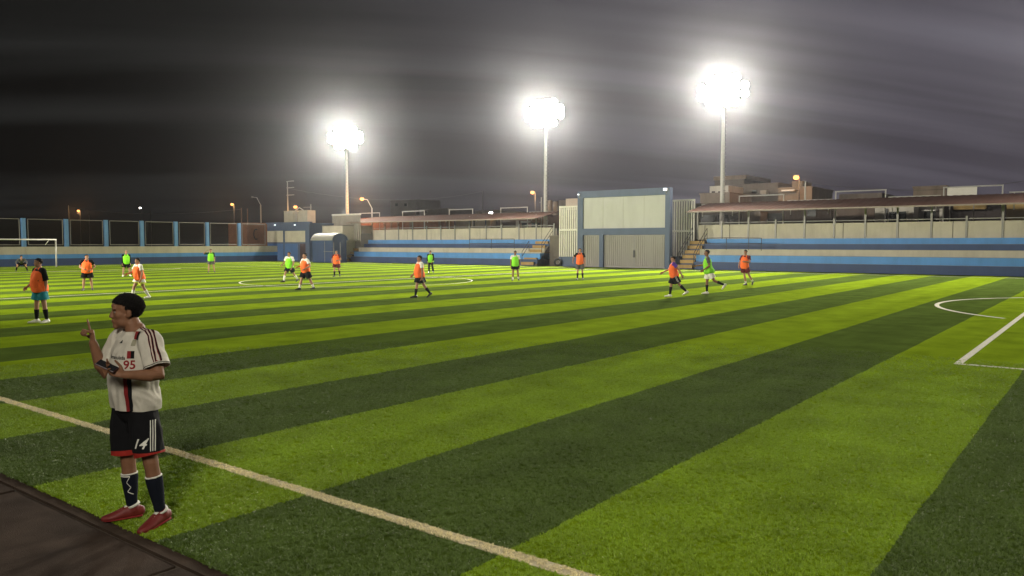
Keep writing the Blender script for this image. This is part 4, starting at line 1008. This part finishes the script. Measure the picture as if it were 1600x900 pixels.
def build_shirt(J, root, m, voxel, sleeve=.62, grow=.014, bottom=-.10, name='shirt', amp=.006, sg=.016, flare=.0, long=False):
    mb = MB(); p, r, a = torso_path(J, grow, bottom, .95, wide=J['wide'], belly=J['belly'], flare=flare); tube(mb, p, r, axis=a, n=20, cap=False)
    nk = J['neck']; tube(mb, [nk - (nk - J['pelvis']).normalized() * .06, nk + V(0, 0, .012)], [.085, .066], n=14, cap=False)
    cuts = [(p[0] + (J['neck'] - J['pelvis']).normalized() * .022, (J['pelvis'] - J['neck']).normalized(), .36), (nk + V(0, 0, .012), V(0, 0, 1), .085)]
    for sd in 'LR':
        tube(mb, [nk.lerp(J[sd + 'sh'], .25) - V(0, 0, .012), J[sd + 'sh'] + V(0, 0, .004)], [.060, .068 + grow * .5])
        arm_tubes(J, sd, sg, 0, sleeve, mb) if not long else arm_tubes(J, sd, .009, 0, 1.85, mb)
        if not long:
            S_, E_ = J[sd + 'sh'], J[sd + 'el']
            tube(mb, [S_.lerp(E_, sleeve * .4), S_.lerp(E_, sleeve)], [.052 * J['arm'] + sg, .050 * J['arm'] + sg + .010], n=14, cap=False)
            cuts.append((S_.lerp(E_, sleeve), (E_ - S_).normalized(), .097))
    me = solid(mb, voxel, 4); wrinkle(me, amp, 7.5, (1.1, 1.1, .45), 1.0 + J.get('seed', 0))
    if voxel < .009: wrinkle(me, .010, 8.0, (1.0, .6, 1.0), 4.0, lambda p: max(0.0, min(1.0, (1.20 - p.z) / .12)) * (.35 + .65 * max(0.0, min(1.0, (p.x + .02) / .12))), .9)
    open_ends(me, cuts)
    return obj_from(me, name, m, root)
def build_bib(J, root, m, voxel, bottom=-.16, grow=.032, flare=.06):
    mb = MB(); p, r, a = torso_path(J, grow, bottom, .86, wide=J['wide'], belly=J['belly'], flare=flare); r = [(x * (.97 if i < len(r) - 1 else .80), y) for i, (x, y) in enumerate(r)]
    tube(mb, p, r, axis=a, n=20, cap=False); nk = J['neck']
    for sd in 'LR': tube(mb, [nk.lerp(J[sd + 'sh'], .42) - V(0, 0, .10), nk.lerp(J[sd + 'sh'], .42) + V(0, 0, .012), ], [(.055, .095), (.040, .070)], axis=(J['Rsh'] - J['Lsh']), n=12)
    me = solid(mb, voxel, 2); wrinkle(me, .012, 6.5, (1, 1, .5), 5.0 + J.get('seed', 0)); open_ends(me, [(p[0], (J['pelvis'] - J['neck']).normalized(), .28)])
    return obj_from(me, 'bib', m, root)
# ---- flat prints laid on cloth
def bvh_of(o):
    me = o.data; return BVHTree.FromPolygons([v.co.copy() for v in me.vertices], [tuple(p.vertices) for p in me.polygons])
def stick(bvh, vs, fs, view, name, m, parent, off=.0025):
    """project flat vertices along view direction on the cloth"""
    out = []
    for v in vs:
        v = Vector(v); hit = bvh.ray_cast(v - view * .4, view)
        if hit[0] is None or (hit[0] - v).length > .3:
            h2 = bvh.find_nearest(v); hit = h2
        nn = hit[1] if hit[1].dot(view) < 0 else -hit[1]
        out.append(hit[0] + nn * off)
    return MB().add(out, fs).build(name, m, parent, True)
def band(path, wdt, wdir, seg=24):
    """strip along a polyline, widened along wdir"""
    pts = [Vector(p) for p in path]; Ls = [0]
    for a, b in zip(pts, pts[1:]): Ls.append(Ls[-1] + (b - a).length)
    vs, fs = [], []
    for i in range(seg + 1):
        l = Ls[-1] * i / seg; k = max(j for j in range(len(pts)) if Ls[j] <= l + 1e-9); k = min(k, len(pts) - 2)
        p = pts[k].lerp(pts[k + 1], (l - Ls[k]) / max(1e-9, Ls[k + 1] - Ls[k]))
        for q in (-.5, 0, .5): vs.append(p + Vector(wdir).normalized() * wdt * q)
    for i in range(seg):
        for j in (0, 1): fs.append((3 * i + j, 3 * i + j + 1, 3 * i + j + 4, 3 * i + j + 3))
    return vs, fs
def text_shape(txt, size, shear=0.0, bold=0.0):
    c = bpy.data.curves.new('t', 'FONT'); c.body = txt; c.size = size; c.shear = shear; c.offset = bold; c.align_x = 'CENTER'; c.resolution_u = 3; c.fill_mode = 'FRONT'
    o = bpy.data.objects.new('t', c); COL.objects.link(o); dg = bpy.context.evaluated_depsgraph_get()
    me = bpy.data.meshes.new_from_object(o.evaluated_get(dg)); bpy.data.objects.remove(o)
    bm = bmesh.new(); bm.from_mesh(me); bmesh.ops.triangulate(bm, faces=bm.faces)
    for _ in range(1): bmesh.ops.subdivide_edges(bm, edges=[e for e in bm.edges if e.calc_length() > size * .12], cuts=1, use_grid_fill=False); bmesh.ops.triangulate(bm, faces=bm.faces)
    vs = [v.co.copy() for v in bm.verts]; fs = [tuple(v.index for v in f.verts) for f in bm.faces]; bm.free(); return vs, fs
def stick_text(bvh, txt, size, c, xd, yd, view, m, parent, shear=0, bold=0, name='lettering'):
    vs, fs = text_shape(txt, size, shear, bold); xd = Vector(xd).normalized(); yd = Vector(yd).normalized()
    return stick(bvh, [Vector(c) + xd * v.x + yd * v.y for v in vs], fs, view, name, m, parent)

WHITEF = fabric('white shirt cloth', (0.55, 0.51, 0.43)); BLACKF = fabric('black cloth', (0.008, 0.008, 0.009), 0.95); REDF = fabric('red trim cloth', (0.30, 0.022, 0.015)); DREDF = fabric('dark red print', (0.22, 0.02, 0.02))
ORF = fabric('orange bib cloth', (0.95, 0.16, 0.035)); GRF = fabric('green bib cloth', (0.24, 0.70, 0.03))
WHF = fabric('white kit cloth', (0.70, 0.68, 0.60)); TEALF = fabric('teal shorts cloth', (0.02, 0.22, 0.26)); GREYF = fabric('grey cloth', (0.09, 0.09, 0.085)); DGRN = fabric('dark green cloth', (0.010, 0.05, 0.03))
PURF = fabric('purple cloth', (0.10, 0.04, 0.30)); MAROON = fabric('dark red cloth', (0.10, 0.012, 0.015)); NAVYF = fabric('navy cloth', (0.007, 0.009, 0.016), 0.95); YELF = fabric('yellow trim cloth', (0.6, 0.62, 0.10))
REDSH = mat('red boot leather', (0.16, 0.015, 0.012), .6, .15, 20); BLKSH = mat('black boot leather', (0.012, 0.012, 0.012), .45, .1, 20); WHSH = mat('white boot leather', (0.68, 0.66, 0.58), .5, .1, 20)

# ------------------------------------------------------------------ the man on the touchline (local x = to the right, y = away, z up)
def foreman():
    root = empty('person', (-5.8, 2.9, 0), YAW)
    tag(root, 'man in white football shirt and black shorts 14 raising one finger by the touchline', 'person')
    J = dict(pelvis=V(.000, 0, .885), neck=V(.018, 0, 1.445), head=V(-.045, 0, 1.592), Lhip=V(.065, -.045, .85), Rhip=V(-.088, .045, .85),
             Lsh=V(.172, -.105, 1.378), Rsh=V(-.140, .105, 1.372), Lel=V(.268, -.185, 1.142), Lwr=V(.090, -.330, 1.172), Rel=V(-.250, .035, 1.120), Rwr=V(-.287, -.03, 1.362),
             Rkn=V(-.085, .040, .455), Ran=V(-.070, .052, .095), Lkn=V(.150, -.095, .475), Lan=V(.200, -.070, .095),
             Rft=V(-.80, -.42, -.02), Lft=V(-.34, -.80, -.12), leg=.97, arm=1.12, belly=.026, wide=.98, hs=1.08)
    hd = V(-.88, -.47, -.03); J['headM'] = frame_of(hd, (0, 0, 1))
    hands = dict(R=dict(d=V(-.12, .05, 1), palm=V(-.62, -.60, .1), curl=(.05, 1.35, 1.4, 1.4), thumb=.9, side=-1, s=1.02),
                 L=dict(d=V(-.80, -.18, .30), palm=V(.10, -.62, .75), curl=(.55, .75, .85, .9), thumb=.35, side=1, s=1.02))
    # thumb side: right hand thumb to the front-left, left hand thumb upward
    build_body(J, root, SKIN, .0046, hands)
    build_hair(J['head'], J['headM'], J['hs'], root, HAIRM, thick=.007); build_eyes(J['head'], J['headM'], J['hs'], root)
    shirt = build_shirt(J, root, WHITEF, .0075, sleeve=.80, grow=.020, bottom=-.08, amp=.011, sg=.020, flare=.03)
    shorts = build_shorts(J, root, BLACKF, .0075, length=.875, grow=.018, hem=REDF, hemh=.045, leg_grow=.028, flare=.004)
    for sd in 'LR':
        s_ = build_sock(J, sd, root, NAVYF, .0065, 1.27, band=WHF); build_shoe(J, sd, root, REDSH, .0055, WHF, DREDF)
    # prints on the shirt
    bs = bvh_of(shirt); fw = V(-.55, -.835, 0); rt = V(1, 0, 0)    # chest forward, towards his left
    cx = V(.039, -.12, 0)
    def chest(l, z): return cx + rt * l + V(0, 0, z) - fw * 0 
    view = V(0, 1, 0)
    for l, mm in ((-.014, DREDF), (.014, BLACKF)):
        vs, fs = band([chest(l, 1.17), chest(l, .97), chest(l - .004, .835)], .028, rt, 30); stick(bs, vs, fs, view, 'stripe', mm, shirt, .003)
    for zc, ll in ((1.425, .050), (1.290, .017)):
        for dl, mm in ((-.013, DREDF), (.013, BLACKF)):
            vs, fs = band([chest(ll + dl, zc + .027), chest(ll + dl, zc - .027)], .026, rt, 8); stick(bs, vs, fs, view, 'patch', mm, shirt, .003)
    vs, fs = band([chest(.034, 1.395), chest(.026, 1.352)], .032, rt, 8); stick(bs, vs, fs, view, 'crest', mat('grey gold crest', (.25, .23, .15), .6), shirt, .003)
    # little three bar mark on the right of the chest
    for q in range(3):
        vs, fs = band([chest(-.092 + q * .008, 1.366), chest(-.089 + q * .008, 1.373 + .008 * q)], .0065, rt, 3); stick(bs, vs, fs, view, 'maker_mark', BLACKF, shirt, .003)
    stick_text(bs, 'Inmaculada', .036, chest(-.100, 1.256), rt, V(0, 0, 1), view, BLACKF, shirt, 0, .0006)
    stick_text(bs, '95', .086, chest(.012, 1.190), rt, V(0, 0, 1), view, DREDF, shirt, 0, .002, 'number')
    # three stripes over each shoulder down the sleeve
    for sd, out in (('L', V(.52, -.85, 0)), ('R', V(-.62, .30, 0))):
        S_, E_, nk = J[sd + 'sh'], J[sd + 'el'], J['neck']; ad = (E_ - S_).normalized()
        side_ax = fw
        for q in (-1, 0, 1):
            path = [nk.lerp(S_, .42) + V(0, 0, .085), nk.lerp(S_, .75) + V(0, 0, .085), S_ + (out * .7 + V(0, 0, .7)).normalized() * .085, S_ + ad * .06 + out * .085, S_ + ad * .150 + out * .085]
            for mm, ww, oo in ((DREDF, .0145, .0025), (BLACKF, .0085, .004)):
                vs, fs = band([p + side_ax * q * .024 for p in path], ww, side_ax, 40)
                outv = []
                for v in vs:
                    h = bs.find_nearest(v); outv.append(h[0] + h[1] * oo)
                MB().add(outv, fs).build('shoulder_stripe', mm, shirt, True)
        # thin dark piping round the sleeve hem
        e = S_.lerp(E_, .72); x = ad.cross(V(0, 0, 1)).normalized(); y = ad.cross(x); v_, f_ = [], []
        for i in range(41):
            a = 2 * math.pi * i / 40
            for dd in (0, .005):
                p = e + ad * dd + (x * math.cos(a) + y * math.sin(a)) * .10; h = bs.ray_cast(p, (e + ad * dd - p).normalized())
                v_.append((h[0] + (p - e).normalized() * .002) if h[0] else p)
        for i in range(40): f_.append((2 * i, 2 * i + 1, 2 * i + 3, 2 * i + 2))
        MB().add(v_, f_).build('sleeve_piping', BLACKF, shirt)
    # shorts: number and side stripes
    bo = bvh_of(shorts); vw = V(0, 1, 0); sxx = V(1, 0, 0)
    stick_text(bo, '14', .100, V(.108, -.12, .606), sxx, V(0, 0, 1), vw, WHF, shorts, .35, .0015, 'number')
    for q in range(3):
        x0 = .160 + q * .015
        vs, fs = band([V(x0, -.10, .80), V(x0 + .004, -.10, .70), V(x0 + .010, -.10, .555)], .006, sxx, 26); stick(bo, vs, fs, V(-.25, .97, 0).normalized(), 'side_stripe', WHF, shorts, .003)
    # pale zigzag on the right sock
    sk = [o for o in root.children if o.name.startswith('sock')]
    bk = bvh_of(sk[1]); zz = [V(-.128, .0, .345), V(-.052, 0, .345), V(-.075, 0, .300), V(-.050, 0, .262), V(-.073, 0, .228), V(-.040, 0, .205)]
    for a, b in zip(zz, zz[1:]):
        vs, fs = band([a, b], .007, V(0, 0, 1), 10); stick(bk, vs, fs, V(0, 1, 0), 'sock_mark', WHF, sk[1], .003)
    # phone held in the left hand: a thing of its own
    ph = tag(empty('mobile_phone', (0, 0, 0)), 'dark mobile phone held flat in the left hand of the man by the touchline', 'phone')
    wv = Matrix.Rotation(YAW, 3, 'Z'); base = V(-5.8, 2.9, 0)
    c = J['Lwr'] + V(-.80, -.18, .30).normalized() * .115 + V(.08, -.5, .8).normalized() * .034
    ph.location = base + wv @ c
    xa = (wv @ V(.86, .05, -.42)).normalized(); ya = (wv @ V(.20, .90, .25)); za = xa.cross(ya).normalized(); ya = za.cross(xa)
    ph.rotation_euler = Matrix((xa, ya, za)).transposed().to_euler()
    MB().box(-.070, .070, -.035, .035, -.006, .006).build('case', mat('dark red phone case', (.05, .012, .012), .4), ph, bevel=.003)
    MB().box(-.065, .065, -.031, .031, .0061, .008).build('screen', mat('phone glass', (.02, .02, .022), .08), ph)
foreman()

# ------------------------------------------------------------------ the players
def fk(pose, size):
    H_ = size; J = {}
    def dirv(flex, abd, sgn):   # from straight down: flex forward, abduct sideways
        v = V(0, math.sin(flex), -math.cos(flex)); return V(sgn * math.sin(abd), v.y * math.cos(abd), v.z * math.cos(abd))
    lean = R(pose.get('lean', 4)); ls = R(pose.get('side', 0)); up = V(math.sin(ls), math.sin(lean), math.cos(lean)).normalized()
    P = V(0, 0, 0); J['pelvis'] = P; tw = R(pose.get('twist', 0)); rx = V(math.cos(tw), -math.sin(tw), 0)
    J['neck'] = P + up * .312 * H_
    hx = V(1, 0, 0); J['Rhip'] = P + hx * .052 * H_ - V(0, 0, .012 * H_); J['Lhip'] = P - hx * .052 * H_ - V(0, 0, .012 * H_)
    J['Rsh'] = J['neck'] + rx * .112 * H_ - up * .030 * H_; J['Lsh'] = J['neck'] - rx * .112 * H_ - up * .030 * H_
    for sd, sg in (('R', 1), ('L', -1)):
        fl, ab, kn = pose[sd + 'leg']; d = dirv(R(fl), R(ab), sg); d2 = dirv(R(fl - kn), R(ab * .6), sg)
        J[sd + 'kn'] = J[sd + 'hip'] + d * .242 * H_; J[sd + 'an'] = J[sd + 'kn'] + d2 * .240 * H_
        ft = pose.get(sd + 'toe', 0); q = R(fl - kn); turn = R(pose.get('turn', 12)) * sg
        fv = V(math.sin(turn), math.cos(turn), 0); tip = R(ft) ; fd = V(fv.x, fv.y * math.cos(tip), -math.sin(tip)); J[sd + 'ft'] = fd
        J[sd + 'fu'] = V(0, math.sin(tip), math.cos(tip))
        fl, ab, el, inn = pose[sd + 'arm']; d = dirv(R(fl), R(ab), sg); J[sd + 'el'] = J[sd + 'sh'] + d * .172 * H_
        d2 = dirv(R(fl + el), R(ab * .4) - inn, sg); J[sd + 'wr'] = J[sd + 'el'] + d2 * .150 * H_; J[sd + 'hd'] = d2
    hl = R(pose.get('nod', 0)); ht = R(pose.get('look', 0)); f = V(math.sin(ht) * math.cos(hl), math.cos(ht) * math.cos(hl), -math.sin(hl)); J['headM'] = frame_of(f, (0, 0, 1))
    J['head'] = J['neck'] + V(0, 0, .098 * H_) + up * .0 + f * .012
    low = min(J['Ran'].z, J['Lan'].z) - .088
    for k in list(J):
        if isinstance(J[k], Vector) and k not in ('Rft', 'Lft', 'Rfu', 'Lfu', 'Rhd', 'Lhd'): J[k] = J[k] - V(0, 0, low)
    J.update(leg=pose.get('fat', 1.0), arm=pose.get('fat', 1.0), belly=pose.get('belly', .03), wide=pose.get('wide', 1.0), hs=.98 * H_ / 1.68, seed=pose.get('seed', 0))
    return J
def player(px, py, phi, size, pose, top, bib, shorts, sock, shoe, label, skin=SKIN2, long=False, hairlong=0.0, trim=None, trousers=False, sleeve=.62, sock_top=1.3, bald=False, sstripe=None):
    r = _ray(px, py); t = -CAMH / r.z; pos = Vector((r.x * t, r.y * t, 0)); ph = pos.normalized(); leftv = Vector((-ph.y, ph.x, 0))
    fwd = -ph * math.cos(R(phi)) + leftv * math.sin(R(phi)); rz = math.atan2(fwd.y, fwd.x) - math.pi / 2
    root = empty('person', pos, rz); tag(root, label, 'person')
    J = fk(pose, size); hands = {}
    for sd, sg in (('R', 1), ('L', -1)):
        d = J[sd + 'hd']; hands[sd] = dict(d=d, palm=V(-sg, .1, 0) if abs(d.x) < .8 else V(0, 0, -1), curl=(.35, .4, .45, .5), thumb=.2, side=sg * -1)
    build_body(J, root, skin, .0095, hands)
    if not bald: build_hair(J['head'], J['headM'], J['hs'], root, HAIRM, hairlong)
    else: build_hair(J['head'], J['headM'], J['hs'], root, mat('cropped reddish hair', (.05, .02, .012), .6), 0, .003, True)
    build_eyes(J['head'], J['headM'], J['hs'], root)
    build_shirt(J, root, top, .0125, sleeve=sleeve, long=long, bottom=-.20)
    if bib: build_bib(J, root, bib, .013, bottom=pose.get('bibb', -.20), flare=pose.get('flare', .07))
    if trousers:
        mb = MB(); p, r_, a = torso_path(J, .015, -.2, .10); tube(mb, p, r_, axis=a, n=16)
        for sd in 'LR': leg_tubes(J, sd, .018, 0, 1.9, mb)
        me = solid(mb, .0125, 2); obj_from(me, 'trousers', shorts, root)
    else:
        so = build_shorts(J, root, shorts, .0125, length=pose.get('short', .74), hem=trim)
        if sstripe:
            bo = bvh_of(so)
            for sd, sg in (('R', 1), ('L', -1)):
                for q in (-1, 1):
                    hp, k_ = J[sd + 'hip'], J[sd + 'kn']
                    vs, fs = band([hp + V(sg * .3, .02 * q, .05), hp.lerp(k_, .7) + V(sg * .3, .02 * q, 0)], .014, V(0, 1, 0), 12); stick(bo, vs, fs, V(-sg, 0, 0), 'side_stripe', sstripe, so, .004)
    for sd in 'LR':
        if sock: build_sock(J, sd, root, sock, .010, sock_top)
        build_shoe(J, sd, root, shoe, .010)
    return root
st = dict
player(64, 505, 62, 1.67, st(Rleg=(4, 5, 4), Lleg=(-4, 7, 2), Rarm=(4, 8, 52, .2), Larm=(-10, 6, 16, .1), lean=0, look=18, turn=14, belly=.05, short=.70, flare=.10, fat=1.02), BLACKF, ORF, TEALF, BLACKF, WHSH,
       'player in orange bib, teal shorts and black socks standing at the far left', sleeve=.95)
player(137, 454, 8, 1.56, st(Rleg=(2, 8, 3), Lleg=(-2, 9, 3), Rarm=(-8, 26, 70, .9), Larm=(-8, 30, 55, .8), look=-25, lean=0, seed=1), BLACKF, ORF, BLACKF, None, BLKSH,
       'player in orange bib and black shorts facing the camera below the leftmost orange street lamp')
player(198, 432, -4, 1.62, st(Rleg=(6, 12, 3), Lleg=(-6, 11, 3), Rarm=(4, 8, 12, 0), Larm=(2, 9, 14, .05), lean=2, seed=2), NAVYF, GRF, BLACKF, None, WHSH,
       'cropped haired player in green bib, dark long sleeves, black shorts and white shoes', bald=True, long=True, sleeve=1.0)
player(219, 467, 62, 1.55, st(Rleg=(26, 4, 14), Lleg=(-14, 3, 16), Rarm=(30, 8, 45, .3), Larm=(-6, 10, 20, .1), lean=6, look=12, belly=.05, short=.62, seed=3, flare=.09), WHF, ORF, WHF, WHF, WHSH,
       'player in orange bib over white shirt, white shorts and white socks, striding left', hairlong=.02, trim=YELF)
player(330, 426, 4, 1.66, st(Rleg=(3, 8, 3), Lleg=(-3, 12, 4), Rarm=(10, 88, 140, 1.35), Larm=(4, 10, 10, 0), lean=0, seed=4), DGRN, GRF, GREYF, None, BLKSH,
       'player in green bib with one arm raised to his head, standing before the left wall', long=False, sleeve=.95, sock_top=1.75)
player(453, 441, 48, 1.66, st(Rleg=(30, 7, 18), Lleg=(-24, 5, 16), Rarm=(14, 16, 50, .4), Larm=(-6, 12, 30, .2), lean=2, twist=-18, seed=5, Ltoe=18), WHF, GRF, NAVYF, WHF, BLKSH,
       'player in green bib over a white shirt striding left before the blue doors')
player(478, 453, 58, 1.66, st(Rleg=(20, 6, 6), Lleg=(-20, 6, 4), Rarm=(20, 12, 60, .5), Larm=(-16, 22, 74, .6), lean=2, look=20, belly=.055, wide=1.05, fat=1.08, short=.82, seed=6), WHF, ORF, BLACKF, WHF, BLKSH,
       'heavy player in orange bib over white shirt and black shorts, before the blue doors', sock_top=1.6)
player(526, 432.5, 16, 1.62, st(Rleg=(14, 3, 18), Lleg=(-16, 3, 18), Rarm=(-6, 22, 40, .3), Larm=(6, 24, 70, .8), lean=0, seed=7, Ltoe=20), MAROON, ORF, MAROON, BLACKF, BLKSH,
       'player in orange bib over dark red sleeves, jogging before the barrel roofed tunnel', skin=SKIN2)
player(656, 465.5, 70, 1.60, st(Rleg=(12, 4, 4), Lleg=(-20, 4, 18), Rarm=(14, 8, 30, .2), Larm=(-4, 6, 10, .0), lean=-1, look=6, belly=.05, short=.72, flare=.10, seed=8, Ltoe=28), WHF, ORF, BLACKF, BLACKF, BLKSH,
       'long haired player in orange bib, white sleeves and black shorts walking left in mid pitch', hairlong=.05, sstripe=WHF)
player(673, 427, 10, 1.55, st(Rleg=(4, 4, 8), Lleg=(10, 8, 34), Rarm=(6, 10, 24, .2), Larm=(8, 12, 30, .3), lean=6, nod=15, seed=9), BLACKF, GRF, BLACKF, None, BLKSH,
       'player in green bib and black trousers in front of the left stand', long=True, trousers=True)
player(805, 438.5, 0, 1.64, st(Rleg=(2, 5, 4), Lleg=(-3, 9, 5), Rarm=(4, 12, 14, .05), Larm=(0, 12, 16, .05), lean=0, belly=.045, short=.62, seed=10, flare=.09), WHF, GRF, BLACKF, WHF, BLKSH,
       'player in green bib over white sleeves before the stairs left of the gate wall', skin=SKIN, sock_top=1.68)
player(906, 437, 4, 1.78, st(Rleg=(4, 4, 8), Lleg=(-2, 6, 4), Rarm=(-30, 38, 70, .2), Larm=(2, 16, 14, .05), lean=-1, seed=11, short=.80), BLACKF, ORF, GREYF, BLACKF, BLKSH,
       'tall player in orange bib over a black shirt standing before the gate wall')
player(1053, 464.5, 84, 1.58, st(Rleg=(16, 4, 10), Lleg=(-30, 4, 16), Rarm=(34, 14, 30, 0), Larm=(-42, 14, 16, 0), lean=4, seed=12, short=.85, Ltoe=22, nod=8), PURF, ORF, BLACKF, BLACKF, WHSH,
       'player in orange bib over a purple shirt running left with arms apart', sstripe=WHF, sock_top=1.15)
player(1107, 460, 80, 1.80, st(Rleg=(6, 3, 6), Lleg=(-28, 3, 40), Rarm=(24, 10, 60, .2), Larm=(-8, 8, 62, .2), lean=8, seed=13, short=.75, flare=.18, Ltoe=45), GREYF, GRF, WHF, BLACKF, WHSH,
       'player in loose green bib with white shorts running left before the right stand', skin=SKIN)
player(1163, 446, 28, 1.76, st(Rleg=(-8, -8, 6), Lleg=(-14, 14, 26), Rarm=(-10, 24, 50, .3), Larm=(24, 20, 72, .5), lean=4, side=-6, seed=14, Ltoe=30, short=.66), MAROON, ORF, MAROON, WHF, BLKSH,
       'rightmost player, in orange bib over dark red sleeves, running before the right stand', sock_top=1.7)
player(34, 424, 0, 1.70, st(Rleg=(62, 24, 86), Lleg=(62, 24, 86), Rarm=(34, 34, 12, .45), Larm=(34, 34, 12, .45), lean=58, nod=20, seed=15, short=.9), GREYF, None, BLACKF, BLACKF, BLKSH,
       'goalkeeper in black crouching with hands on his knees before the goal', long=True)


# ================================================================== HAZE
hz = bpy.data.materials.new('night haze'); hz.use_nodes = True; t = hz.node_tree; t.nodes.clear()
o_ = N(t, 'ShaderNodeOutputMaterial'); pv = N(t, 'ShaderNodeVolumePrincipled'); pv.inputs['Density'].default_value = HAZE
pv.inputs['Color'].default_value = (.9, .92, 1, 1); pv.inputs['Anisotropy'].default_value = 0.92; t.links.new(pv.outputs[0], o_.inputs['Volume'])
if HAZE > 0:
    tag(MB().box(-160, 100, -32, 160, -1.0, 18.5).build('haze', hz), 'thin night haze over the whole ground', kind='stuff')
